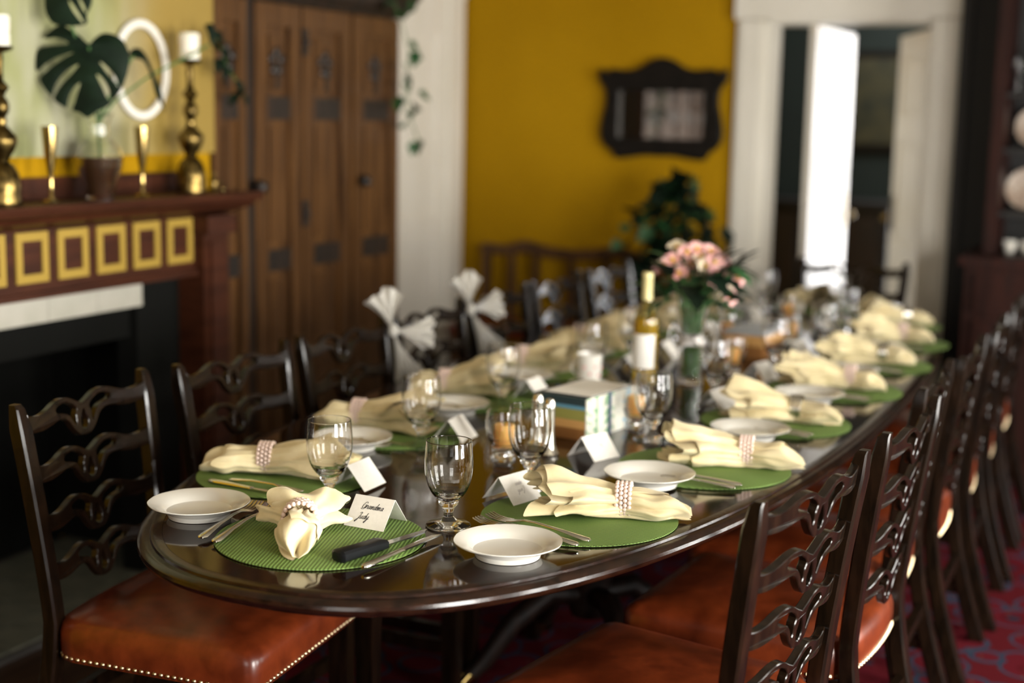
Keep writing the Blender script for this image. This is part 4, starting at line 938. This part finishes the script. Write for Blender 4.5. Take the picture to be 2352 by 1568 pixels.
# flower vase, ribbon and bouquet
VX, VY = -1.233, 4.0
vs = thing('flower_vase', 'tall tapering clear glass vase holding the pink bouquet', 'vase', (VX, VY, T + 0.0003))
MB().vessel([(0.0001, 0.0), (0.038, 0.0), (0.040, 0.004), (0.036, 0.05), (0.035, 0.12), (0.042, 0.19), (0.05, 0.225), (0.0478, 0.225), (0.0398, 0.19), (0.0328, 0.12), (0.034, 0.05), (0.036, 0.012), (0.0001, 0.01)], 36).build('vase_glass', M['glass'], vs, angle=70)
q = MB()
for k in range(3):
    a = k * 2.1; pts = [(0.037 * math.cos(t + a), 0.037 * math.sin(t + a), 0.09 + 0.012 * math.sin(3 * t)) for t in [2 * PI * j / 30 for j in range(31)]]
for s in (-1, 1):
    rings = []
    for j in range(17):
        t = PI * 2 * j / 16; x = 0.037 + 0.0 * j; px = 0.036 + 0.008 * math.sin(t / 2); py = s * (0.055 * math.sin(t / 2) ** 0.7) * 1.2; pz_ = 0.13 + 0.045 * math.sin(t)
        rings.append([(px, py - 0.001, pz_ - 0.0), (px + 0.018, py + 0.004 * s, pz_ + 0.006), (px + 0.018, py + 0.004 * s, pz_ + 0.007), (px, py - 0.001, pz_ + 0.001)])
    q.loft(rings, cap=False)
q.lathe([(0.0362, 0.115), (0.0368, 0.116), (0.0366, 0.145), (0.0358, 0.146)], 30)
bow = q.build('lace_bow', M['lace'], None); bow.location = (VX, VY, T + 0.0003); bow.rotation_euler = (0, 0, R(-70)); tag(bow, 'white lace bow tied round the flower vase', 'bow')
def petal_mesh(name, mt, L=0.04, w=0.017, curl=0.5):
    mb = MB(); nu, nv = 7, 5; vs_ = []
    for i in range(nu):
        u = i / (nu - 1); hw_ = w * math.sin(PI * (0.08 + 0.86 * u) ** 0.8) ** 0.8
        for j in range(nv):
            v_ = -1 + 2 * j / (nv - 1); x = hw_ * v_; y = L * u * math.cos(curl * u); z_ = L * (0.55 * u - curl * u * u * 0.7) + 0.10 * abs(v_) * hw_ * 4 * u
            vs_.append((x, y, z_))
    fs = [(i * nv + j, i * nv + j + 1, (i + 1) * nv + j + 1, (i + 1) * nv + j) for i in range(nu - 1) for j in range(nv - 1)]
    return mb.add(vs_, fs).mesh(name, mt, angle=80)
PETP, PETC = petal_mesh('petal', M['petal']), petal_mesh('petal', M['petalc'])
CENME = MB().lathe([(0.0001, 0.0), (0.006, 0.002), (0.007, 0.010), (0.0001, 0.016)], 12).mesh('flower_centre', M['anther'])
fl = [(1545, 600, 'petal', -0.02), (1578, 582, 'petal', 0.0), (1560, 630, 'petal', -0.02), (1530, 608, 'petalc', 0.02), (1608, 592, 'petalc', 0.02), (1620, 615, 'petalc', -0.02), (1640, 605, 'petal', 0.0), (1645, 630, 'petal', -0.03), (1668, 622, 'petal', 0.02), (1655, 600, 'petal', 0.03), (1640, 645, 'petal', -0.03), (1590, 610, 'petal', 0.03), (1672, 682, 'petal', 0.0), (1668, 645, 'petalc', 0.0), (1600, 575, 'petal', 0.02), (1522, 620, 'petal', 0.03), (1620, 640, 'petalc', 0.03), (1580, 640, 'petal', 0.04), (1690, 640, 'petal', 0.02), (1555, 570, 'petalc', 0.04), (1630, 580, 'petal', 0.05)]
neck = Vector((VX, VY, T + 0.2))
D0 = 3.98
for k, (px, py, kind, dd) in enumerate(fl):
    p = ony(px, py, VY + dd)
    o = thing('flower', ('pink' if kind == 'petal' else 'cream') + ' open blossom in the bouquet in the glass vase', 'flower', p, 0, ('pink' if kind == 'petal' else 'cream') + ' blossoms of the bouquet')
    dirv = (p - Vector((VX, VY, T + 0.23))).normalized() * 0.75 + Vector((0.35, -0.65, 0.3)); dirv.normalize()
    o.rotation_euler = dirv.to_track_quat('Z', 'Y').to_euler()
    me = PETP if kind == 'petal' else PETC
    for j in range(6): link('petal', me, o, (0, 0, 0), (0, 0, 2 * PI * j / 6), (0.85, 0.85, 0.85 if j % 2 else 1.1))
    link('flower_centre', CENME, o)
    inv = o.matrix_basis.inverted() if False else (Matrix.Translation(p) @ o.rotation_euler.to_matrix().to_4x4()).inverted()
    base = Vector((VX + 0.022 * math.cos(k * 2.4), VY + 0.022 * math.sin(k * 2.4), T + 0.02)); nk = Vector((VX + 0.03 * math.cos(k * 2.4 + 0.5), VY + 0.03 * math.sin(k * 2.4 + 0.5), T + 0.215))
    q = MB(); q.tube([inv @ v_ for v_ in (base, base.lerp(nk, 0.5), nk, nk.lerp(p, 0.5) + Vector((0, 0, 0.012)), p)], 0.0022, 6); q.build('flower_stem', M['stem'], o)
# greenery of the bouquet
def leaf_mesh(name, mt, L, w, fold=0.25, lobes=False):
    mb = MB(); nu = 8; vs_ = []
    for i in range(nu + 1):
        u = i / nu; hw_ = w * (math.sin(PI * u ** 0.75) if not lobes else (0.55 + 0.45 * abs(math.cos(2.5 * PI * u))) * math.sin(PI * (0.04 + 0.96 * u) ** 0.7))
        zz = -0.18 * L * u * u
        vs_ += [(-hw_, L * u, zz + fold * hw_), (0, L * u, zz), (hw_, L * u, zz + fold * hw_)]
    fs = []
    for i in range(nu):
        a = i * 3; fs += [(a, a + 1, a + 4, a + 3), (a + 1, a + 2, a + 5, a + 4)]
    return mb.add(vs_, fs).mesh(name, mt, angle=80)
LEAFD = leaf_mesh('leaf', M['ivy'], 0.075, 0.019); LEAFI = leaf_mesh('leaf', M['ivy'], 0.055, 0.026, 0.15, True); LEAFK = leaf_mesh('leaf', M['leaf'], 0.075, 0.028, 0.2, True)
gr = thing('bouquet_greenery', 'dark green foliage round the pink and cream blossoms in the vase', 'foliage', (VX, VY, T + 0.2))
rg = random.Random(4)
for k in range(80):
    a = rg.random() * 2 * PI; el = rg.uniform(-0.5, 0.8); rr = rg.uniform(0.03, 0.12); p = Vector((rr * math.cos(a), rr * math.sin(a), 0.03 + rg.random() * 0.13))
    d = Vector((math.cos(a) * math.cos(el), math.sin(a) * math.cos(el), math.sin(el)))
    o = link('leaf', LEAFD if k % 3 else LEAFK, gr, p, d.to_track_quat('Y', 'Z').to_euler(), [rg.uniform(0.8, 1.5)] * 3)
q = MB()
for k in range(10):
    a = k * 0.63; q.tube([(0.015 * math.cos(a), 0.015 * math.sin(a), -0.17), (0.028 * math.cos(a + 0.4), 0.028 * math.sin(a + 0.4), 0.0), (0.06 * math.cos(a), 0.06 * math.sin(a), 0.1)], 0.002, 6)
q.build('stems', M['stem'], gr)

# ================================================================== TULLE BOWS ON THE CHAIR POSTS
def tulle_bow(label, loc, fans):
    o = thing('tulle_bow', label, 'bow', loc, 0, 'white tulle bows on the chairs')
    for k, (dy, dz, half, dx) in enumerate(fans):      # each fan: direction, half spread, forward lean
        L = math.hypot(dy, dz); base = math.atan2(dz, dy); mb = MB(); rows = []
        for i in range(12):
            u = i / 11; row = []
            for j in range(21):
                v_ = -1 + 2 * j / 20; th = base + half * v_ * (0.35 + 0.65 * u); r_ = L * u * (1 - 0.10 * v_ * v_ - 0.05 * math.sin(5 * v_ + k))
                x = dx * u + 0.016 * u * math.sin(11 * v_ + 2 * k) + 0.012 * math.sin(PI * u)
                h_ = r_ * math.cos(th); row.append((0.72 * h_ + x * 0.69, 0.69 * h_ - x * 0.72, r_ * math.sin(th)))
            rows.append(row)
        mb.loft(rows, cap=False, closed=False); mb.build('loop' if k < 2 else 'tail', M['tulle'], o, angle=180)
        mb = MB(); rows2 = [[(x * 0.97 - 0.016 * math.sin(PI * min(1, i / 11)), y * 0.97 + 0.016 * math.sin(PI * min(1, i / 11)), z_ * 0.97) for x, y, z_ in row] for i, row in enumerate(rows)]
        mb.loft(rows2, cap=False, closed=False); mb.build('loop' if k < 2 else 'tail', M['tulle'], o, angle=180)
    q = MB(); q.sphere((0.006, 0, 0.0), 0.017, 12, 8, (0.9, 0.9, 1.2)); q.build('knot', M['tulle'], o)
    return o
tulle_bow('white tulle bow on the post of the third chair, in front of the armoire', (-2.05, 3.655, 0.885), [(-0.04, 0.125, 0.5, 0.03), (0.125, -0.01, 0.5, 0.03), (0.06, -0.17, 0.3, 0.02)])
tulle_bow('white tulle bow on the post of the fourth chair, in front of the mustard wall', (-2.045, 4.165, 0.89), [(-0.03, 0.125, 0.5, 0.03), (0.11, 0.02, 0.55, 0.03), (0.09, -0.16, 0.3, 0.02)])

# ================================================================== MANTEL ORNAMENTS
SZ = 1.2555
def shelf_at(px, py): return onz(px, py, SZ)
def mant(px, X=-2.87): p = onx(px, 450, X); return (X, p.y, SZ)
# glass vase with monstera leaves
mv = thing('glass_vase', 'rounded clear glass vase with dark amber water and monstera leaves on the mantel', 'vase', mant(230))
MB().vessel([(0.0001, 0.0), (0.038, 0.0), (0.040, 0.006), (0.050, 0.05), (0.066, 0.095), (0.070, 0.125), (0.062, 0.15), (0.040, 0.170), (0.030, 0.185), (0.030, 0.215), (0.038, 0.240), (0.046, 0.248), (0.0445, 0.2495), (0.036, 0.240), (0.028, 0.215), (0.028, 0.185), (0.038, 0.171), (0.059, 0.149), (0.067, 0.125), (0.063, 0.095), (0.047, 0.05), (0.037, 0.008), (0.0001, 0.007)], 36).build('vase_glass', M['glass'], mv, angle=70)
MB().lathe([(0.0001, 0.009), (0.0355, 0.010), (0.046, 0.05), (0.0615, 0.095), (0.0655, 0.122), (0.0001, 0.122)], 32).build('water', M['darkwater'], mv)
Z = 600 / 1960.0
def traced(name, mt, pts, holes, X, label, cat, group, anchor, bulge=0.06, smooth=2, stem=None):
    """leaf blade traced at its own distance (plane through the anchor, leaning like the leaf)"""
    A = onx(anchor[0] * Z, anchor[1] * Z, X); dep = (A - EYE).dot(FW); s = dep / F_PX
    def loc(p): return ((p[0] - anchor[0]) * Z * s, -(p[1] - anchor[1]) * Z * s)
    outer = [loc(p) for p in pts]; hol = [[loc(p) for p in smooth_loop(h, 3)] for h in holes]
    if smooth: outer = [(v_.x, v_.y) for v_ in smooth_loop(outer, smooth)]
    o = thing(name, label, cat, A, 0, group)
    o.rotation_euler = M3.to_euler()
    b_ = plate_shape(outer, hol, 0.0008, 0.0003, lambda x, y, z_: (x, z_, y - bulge * (x * x + z_ * z_) * 6)).build('leaf_blade', mt, o, angle=70)
    if stem:
        inv = (Matrix.Translation(A) @ M3.to_4x4()).inverted()
        q = MB(); q.tube([inv @ v_ for v_ in stem], 0.0035, 8); q.build('leaf_stalk', M['stem'], o)
    return o
VB = Vector(mant(230)); neckp = VB + Vector((0, 0, 0.22)); inw = VB + Vector((0.0, 0.005, 0.06))
def P(zx, zy, X): return onx(zx * Z, zy * Z, X)
leaf1 = [(665, 330), (600, 270), (530, 220), (470, 185), (420, 190), (360, 235), (318, 285), (400, 280), (470, 295), (512, 325), (450, 335), (360, 342), (285, 362), (258, 420), (262, 515), (285, 525), (330, 482), (420, 430), (555, 388), (500, 422), (420, 472), (345, 530), (292, 585), (320, 650), (372, 715), (390, 700), (420, 620), (500, 530), (590, 480), (540, 550), (470, 620), (415, 695), (398, 745), (450, 785), (490, 808), (500, 785), (520, 710), (560, 650), (603, 620), (580, 690), (555, 770), (535, 825), (590, 840), (650, 880), (720, 835), (810, 792), (850, 740), (900, 680), (950, 560), (970, 440), (960, 380), (920, 300), (860, 260), (800, 245), (750, 255), (700, 295)]
h1 = [[(722, 556), (770, 590), (815, 670), (822, 748), (800, 730), (765, 650)], [(748, 462), (800, 500), (860, 570), (886, 648), (850, 600), (790, 530)]]
traced('monstera_leaf', M['leaf'], leaf1, h1, -2.83, 'large dark heart-shaped monstera leaf with slots in the mantel vase', 'leaf', 'monstera leaves', (665, 480), stem=[inw, neckp, P(760, 740, -2.86), P(665, 350, -2.835)])
leaf2 = [(400, 178), (360, 130), (335, 60), (350, -70), (470, -170), (610, -150), (690, -30), (675, 60), (650, 110), (655, 170), (610, 190), (500, 195)]
traced('monstera_leaf', M['leaf'], leaf2, [[(515, 0), (560, 50), (620, 150), (630, 178), (590, 140), (540, 70)], [(585, -20), (620, 20), (645, 80), (640, 95), (610, 50)]], -2.85, 'upper dark monstera leaf with slots standing above the large one', 'leaf', 'monstera leaves', (510, 20), stem=[inw, neckp, P(650, 500, -2.88), P(520, 150, -2.87)])
leaf3 = [(965, 405), (1000, 362), (1055, 366), (1105, 430), (1152, 540), (1202, 660), (1220, 750), (1228, 838), (1205, 780), (1160, 690), (1135, 580), (1085, 465), (1030, 440), (990, 435)]
traced('monstera_leaf', M['leaf'], leaf3, [], -2.86, 'folded drooping dark leaf beside the oval hoop on the mantel', 'leaf', 'monstera leaves', (1080, 450), stem=[inw, neckp, P(830, 700, -2.87), P(1000, 420, -2.862)])
leaf4 = [(1535, 185), (1600, 180), (1612, 250), (1605, 345), (1575, 320), (1560, 250)]
traced('monstera_leaf', M['leaf'], leaf4, [], -2.84, 'small dark leaf on a long stalk beside the white candle', 'leaf', 'monstera leaves', (1580, 260), stem=[inw, neckp, P(860, 760, -2.86), P(1120, 570, -2.85), P(1400, 430, -2.84), P(1560, 340, -2.84)])
# brass flutes
fl_prof = [(0.0001, 0.0), (0.028, 0.0), (0.029, 0.003), (0.010, 0.008), (0.0065, 0.014), (0.006, 0.07), (0.009, 0.085), (0.018, 0.14), (0.023, 0.212), (0.0218, 0.212), (0.0165, 0.14), (0.006, 0.09), (0.0001, 0.088)]
FLME = MB().lathe(fl_prof, 28).mesh('brass_flute', M['brightbrass'])
for px, lb in ((118, 'tall slim brass flute beside the tall candlestick at the open end of the mantel'), (328, 'tall slim brass flute between the glass vase and the white candle')):
    o = link('brass_flute', FLME, None, mant(px, -2.85)); tag(o, lb, 'flute', 'brass flutes')
# candlesticks
cs = [(0.0001, 0.0), (0.048, 0.0), (0.050, 0.006), (0.046, 0.02), (0.047, 0.05), (0.042, 0.085), (0.030, 0.105), (0.018, 0.115), (0.020, 0.125), (0.033, 0.145), (0.042, 0.17), (0.040, 0.185), (0.022, 0.205), (0.013, 0.215), (0.016, 0.228), (0.013, 0.235), (0.022, 0.25), (0.024, 0.265), (0.020, 0.28), (0.012, 0.29), (0.015, 0.30), (0.024, 0.312), (0.022, 0.32), (0.011, 0.332), (0.010, 0.36), (0.012, 0.395), (0.010, 0.405), (0.036, 0.415), (0.040, 0.42), (0.036, 0.424), (0.0001, 0.424)]
CSME = MB().lathe(cs, 36).mesh('candlestick', M['brass'], angle=45)
for px, lb, lc in ((440, 'tall turned brass candlestick carrying a white candle at the armoire end of the mantel', 'thick white pillar candle on the candlestick beside the armoire'), (8, 'tall turned brass candlestick at the open end of the mantel', 'thick white pillar candle on the candlestick beside the brass flute')):
    L_ = Vector(mant(px, -2.875)); o = link('candlestick', CSME, None, L_); tag(o, lb, 'candlestick', 'brass candlesticks')
    c_ = thing('pillar_candle', lc, 'candle', L_ + Vector((0, 0, 0.4245)), 0, 'white pillar candles')
    MB().lathe([(0.0001, 0.0), (0.030, 0.0), (0.032, 0.006), (0.032, 0.03), (0.030, 0.036), (0.032, 0.042), (0.033, 0.075), (0.030, 0.082), (0.012, 0.078), (0.0001, 0.077)], 28).build('candle_body', M['candle'], c_)
    MB().tube([(0, 0, 0.077), (0.001, 0, 0.09)], 0.0013, 6).build('wick', M['blackhandle'], c_)
o = thing('figurine', 'small dark brass figurine beside the candlestick near the end of the mantel', 'figurine', mant(491, -2.85))
MB().lathe([(0.0001, 0.0), (0.018, 0.0), (0.019, 0.005), (0.011, 0.012), (0.014, 0.028), (0.010, 0.042), (0.006, 0.048)], 18).build('body', M['brass'], o)
MB().sphere((0, 0, 0.056), 0.0095, 12, 8).build('head', M['brass'], o)
q = MB(); q.tube([(0.004, 0.006, 0.04), (0.014, 0.014, 0.028), (0.018, 0.022, 0.012)], [0.004, 0.0035, 0.005], 8); q.sphere((0.018, 0.024, 0.0075), 0.007, 10, 6); q.build('arm', M['brightbrass'], o)

# ================================================================== IVY
def ivy_spray(name, label, pts, leaves, X=None, Y=None, me=LEAFI, sc=(0.8, 1.3), seed=1, group=None):
    rg = random.Random(seed)
    pp = [onx(x, y, X) if X is not None else ony(x, y, Y) for x, y in pts]
    base = pp[0]; o = thing(name, label, 'vine', base, 0, group)
    q = MB(); q.tube([p - base for p in pp], 0.0025, 6); q.build('vine_stem', M['stem'], o)
    for x, y in leaves:
        p = (onx(x, y, X) if X is not None else ony(x, y, Y)) - base
        d = Vector((rg.uniform(-0.3, 0.6), rg.uniform(-0.8, 0.5), rg.uniform(-1, -0.1)))
        link('leaf', me, o, p, (d.to_track_quat('Y', 'Z').to_matrix() @ Matrix.Rotation(rg.uniform(-0.8, 0.8), 3, 'Y')).to_euler(), [rg.uniform(*sc)] * 3)
    return o
ivy_spray('trailing_ivy', 'thin ivy trailing down the armoire edge in front of the white door', [(905, 5), (925, 60), (940, 120), (930, 200), (945, 280), (965, 335)],
          [(885, 2), (905, 0), (930, 8), (948, 2), (920, 25), (955, 118), (925, 145), (930, 172), (925, 190), (920, 222), (962, 212), (955, 240), (942, 255), (930, 280), (965, 322), (950, 325), (940, 95)], X=-2.93, seed=3, sc=(1.0, 1.4))
ivy_spray('trailing_ivy', 'dark leafy vine hanging across the armoire above the mantel end', [(487, 75), (510, 115), (520, 150), (545, 190), (560, 215)],
          [(488, 70), (500, 95), (515, 110), (508, 135), (520, 150), (535, 165), (540, 185), (555, 205), (562, 218), (548, 215), (525, 130), (512, 160)], X=-2.9, seed=5, me=LEAFK, sc=(0.55, 0.85))
# big potted ivy on a stand against the mustard wall
pst = thing('plant_stand', 'dark wooden pedestal stand carrying the ivy pot beside the white doorway', 'plant stand', (-2.12, 6.55, 0.0))
MB().lathe([(0.0001, 0.66), (0.15, 0.66), (0.155, 0.67), (0.15, 0.685), (0.0001, 0.685)], 32).build('stand_top', M['chairwood'], pst)
MB().lathe([(0.02, 0.12), (0.032, 0.15), (0.05, 0.25), (0.03, 0.35), (0.024, 0.5), (0.035, 0.6), (0.05, 0.66)], 24).build('stand_column', M['chairwood'], pst)
for k in range(3):
    a = 2 * PI * k / 3 + 0.4; q = MB(); q.tube([(0.02 * math.cos(a), 0.02 * math.sin(a), 0.16), (0.09 * math.cos(a), 0.09 * math.sin(a), 0.13), (0.17 * math.cos(a), 0.17 * math.sin(a), 0.018)], [0.02, 0.017, 0.015], 10); q.build('foot', M['chairwood'], pst)
iv = thing('potted_ivy', 'bushy dark ivy in a pot with tall sprays against the mustard wall', 'plant', (-2.12, 6.55, 0.6855))
MB().lathe([(0.0001, 0.0), (0.075, 0.0), (0.08, 0.01), (0.105, 0.14), (0.115, 0.15), (0.115, 0.165), (0.10, 0.165), (0.095, 0.14), (0.0001, 0.13)], 32).build('pot', M['brown'], iv)
rg = random.Random(9)
def ivleaf(p, sc, me):
    d = Vector((rg.uniform(-1, 1), rg.uniform(-1, 0.2), rg.uniform(-0.9, 0.5)))
    link('leaf', me, iv, p, (d.to_track_quat('Y', 'Z').to_matrix() @ Matrix.Rotation(rg.uniform(-1, 1), 3, 'Y')).to_euler(), [sc] * 3)
for k in range(230):
    a = rg.random() * 2 * PI; t = rg.random() ** 1.2; hz_ = 0.06 + 0.50 * t; r_ = (0.21 * math.sin(PI * min(1, 0.3 + 0.7 * t)) + 0.03) * math.sqrt(rg.random())
    ivleaf(Vector((r_ * math.cos(a) * 1.15, r_ * math.sin(a) * 0.7, hz_)), rg.uniform(1.1, 1.8), LEAFK if rg.random() < 0.7 else LEAFI)
base = Vector((-2.12, 6.55, 0.6855))
for path, me, n_, s_ in (([(1560, 620), (1575, 520), (1595, 440), (1590, 400)], LEAFI, 14, 0.8), ([(1560, 600), (1545, 510), (1530, 450), (1500, 440)], LEAFK, 16, 1.2), ([(1600, 620), (1625, 560), (1655, 610)], LEAFI, 12, 0.9), ([(1560, 640), (1525, 590), (1490, 610), (1475, 680)], LEAFK, 18, 1.4), ([(1570, 660), (1530, 640), (1505, 690)], LEAFK, 14, 1.4)):  # lower-left sprays added for the dark shadow on the wall beside the plant
    pp = [ony(x, y, 6.52) - base for x, y in path]; sp = smooth_loop(pp, 6, False)
    q = MB(); q.tube([Vector((0, 0, 0.14))] + sp, 0.003, 6); q.build('vine_stem', M['stem'], iv)
    for k in range(n_): ivleaf(sp[int((k + 0.5) / n_ * len(sp))] + Vector((rg.uniform(-0.02, 0.02), rg.uniform(-0.02, 0.02), rg.uniform(-0.02, 0.02))), s_ * rg.uniform(0.8, 1.2), me)

# ================================================================== BENCH AGAINST THE BACK WALL
bn = thing('settee', 'dark wooden settee with scrolled open back against the mustard wall', 'settee', (-2.80, 6.72, -0.0))
mb = MB(); mb.box(-0.52, 0.52, -0.22, 0.2, 0.40, 0.45); mb.build('seat', M['leather'], bn, smooth=False)
for sx in (-1, 1):
    for yy in (-0.19, 0.19):
        q = MB(); q.box(sx * 0.49 - 0.022, sx * 0.49 + 0.022, yy - 0.022, yy + 0.022, 0, 0.40 if yy < 0 else 0.84); q.build('leg', M['armoire'], bn, smooth=False)
cr_ = [(-0.53, 0.80), (-0.5, 0.845), (-0.38, 0.835), (-0.27, 0.87), (-0.14, 0.845), (0, 0.835), (0.14, 0.845), (0.27, 0.87), (0.38, 0.835), (0.5, 0.845), (0.53, 0.80), (0.40, 0.785), (0.27, 0.80), (0.1, 0.78), (-0.1, 0.78), (-0.27, 0.80), (-0.40, 0.785)]
plate_shape([(v_.x, v_.y) for v_ in smooth_loop(cr_, 3)], [], 0.014, 0.004, lambda x, y, z_: (x, y + 0.19, z_)).build('crest_rail', M['armoire'], bn)
for x in (-0.34, -0.2, 0.0, 0.2, 0.34):
    q = MB(); q.hexa([(x - 0.03, 0.18, 0.45), (x + 0.03, 0.18, 0.45), (x + 0.03, 0.2, 0.45), (x - 0.03, 0.2, 0.45), (x - 0.016, 0.18, 0.80), (x + 0.016, 0.18, 0.80), (x + 0.016, 0.2, 0.80), (x - 0.016, 0.2, 0.80)]); q.build('splat', M['armoire'], bn, smooth=False)

# ================================================================== HUTCH WITH CHINA
HX, HY = -0.70, 6.42
hu = thing('china_hutch', 'tall dark reddish china hutch with open shelves and projecting base', 'hutch', (HX, HY, 0))
MB().box(-0.045, 1.45, -0.10, 0.50, 0, 0.93).build('base_cabinet', M['hutch'], hu, smooth=False)
q = MB(); q.box(-0.07, 1.47, -0.13, 0.50, 0.93, 0.965); q.build('counter', M['hutch'], hu, smooth=False)
for a, b in ((0.0, 0.45), (0.47, 0.93), (0.95, 1.41)):
    d = bpy.data.objects.new('door', None); COL.objects.link(d); d.parent = hu; d.location = (a, -0.10, 0)
    q = MB(); q.box(0, b - a, -0.02, 0, 0.12, 0.70); q.box(0.05, b - a - 0.05, -0.028, -0.02, 0.18, 0.64); q.build('door_panel', M['hutch'], d, smooth=False)
    q = MB(); q.sphere((b - a - 0.03, -0.035, 0.45), 0.013); q.build('knob', M['brass'], d)
    w_ = MB(); w_.box(a, b, -0.12, -0.10, 0.73, 0.90); dr = w_.build('drawer', M['hutch'], hu, smooth=False)
    k_ = MB(); k_.sphere(((a + b) / 2, -0.135, 0.815), 0.014); k_.build('knob', M['brass'], dr)
q = MB(); q.box(0.0, 0.05, 0.10, 0.50, 0.965, 2.2); q.build('side_panel', M['hutch'], hu, smooth=False)
q = MB(); q.box(1.38, 1.43, 0.10, 0.50, 0.965, 2.2); q.build('side_panel', M['hutch'], hu, smooth=False)
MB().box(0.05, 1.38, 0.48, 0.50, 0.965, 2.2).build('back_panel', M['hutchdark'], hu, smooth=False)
MB().box(-0.04, 1.46, 0.06, 0.50, 2.2, 2.28).build('cornice', M['hutch'], hu, smooth=False)
SHV = [1.145, 1.42, 1.66]
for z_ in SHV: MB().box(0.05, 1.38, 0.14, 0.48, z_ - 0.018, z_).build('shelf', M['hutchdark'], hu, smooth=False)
chp = [(0.0001, 0.0), (0.04, 0.0), (0.055, 0.006), (0.085, 0.016), (0.092, 0.019), (0.092, 0.021), (0.084, 0.019), (0.054, 0.009), (0.0001, 0.004)]
CHME = MB().lathe(chp, 36).mesh('china_plate', M['china'])
for k, (px, py, z_) in enumerate(((2325, 425, 1.145), (2346, 300, 1.42))):
    for j in range(3):
        p = ony(px, py, HY + 0.36); x = p.x + 0.065 + 0.24 * j
        o = link('china_plate', CHME, None, (x, HY + 0.385, z_ + 0.0925), (R(78), 0, 0)); tag(o, 'patterned china plate standing on edge on the %s hutch shelf' % ('lower' if k == 0 else 'middle'), 'plate', 'china plates on the %s hutch shelf' % ('lower' if k == 0 else 'middle'))
CUPME = MB().lathe([(0.0001, 0), (0.016, 0), (0.018, 0.004), (0.028, 0.03), (0.031, 0.052), (0.029, 0.052), (0.026, 0.03), (0.0001, 0.008)], 24).mesh('cup', M['plate'])
for j in range(8):
    p = ony(2305, 545, HY + 0.24); o = thing('tea_cup', 'small white tea cup in the row on the hutch counter', 'cup', (p.x + 0.03 + 0.075 * j, HY + 0.22, 0.9655), 0, 'white tea cups on the hutch'); link('cup', CUPME, o)
    q = MB(); q.tube([(0.028 + 0.012 * math.sin(PI * k / 6), 0, 0.042 - 0.026 * k / 6) for k in range(7)], 0.0025, 6); q.build('handle', M['plate'], o)
GLME = MB().vessel([(0.0001, 0), (0.026, 0), (0.027, 0.003), (0.006, 0.01), (0.005, 0.06), (0.022, 0.08), (0.03, 0.12), (0.028, 0.15), (0.0268, 0.15), (0.0286, 0.12), (0.02, 0.082), (0.0001, 0.066)], 24).mesh('stem_glass', M['glass'])
for j in range(8):
    p = ony(2312, 190, HY + 0.28); o = link('stem_glass', GLME, None, (p.x + 0.05 + 0.075 * j, HY + 0.28, 1.6605)); tag(o, 'small cut stem glass in the row on the top hutch shelf', 'glass', 'stem glasses on the hutch')

# ================================================================== HALL
hc = thing('hall_cabinet', 'dark low cabinet standing in the green hall', 'cabinet', (-2.2, 9.6, 0))
MB().box(-0.55, 0.6, -0.22, 0.22, 0.08, 0.98).build('body', M['hutchdark'], hc, smooth=False)
MB().box(-0.58, 0.63, -0.25, 0.24, 0.98, 1.01).build('top', M['hutchdark'], hc, smooth=False)
for a in (-0.5, 0.05):
    d = MB().box(a, a + 0.5, -0.24, -0.22, 0.15, 0.92).build('door', M['armoire_dark'], hc, smooth=False); MB().sphere((a + 0.25, -0.25, 0.6), 0.016).build('knob', M['brass'], d)
for x, y in ((-0.5, -0.18), (0.55, -0.18), (-0.5, 0.18), (0.55, 0.18)): MB().box(x - 0.025, x + 0.025, y - 0.025, y + 0.025, 0, 0.08).build('foot', M['hutchdark'], hc, smooth=False)
hp = thing('hall_picture', 'dark landscape picture hanging on the green hall wall', 'picture', (-1.87, HB - 0.001, 1.45))
MB().box(-0.28, 0.28, -0.03, 0, -0.12, 0.55).build('frame', M['frame'], hp, smooth=False)
MB().box(-0.23, 0.23, -0.034, -0.03, -0.07, 0.50).build('canvas', vary(mat('landscape', rough=0.6), (0.008, 0.013, 0.005), (0.045, 0.04, 0.013), (3, 3, 3), 2.5), hp, smooth=False)
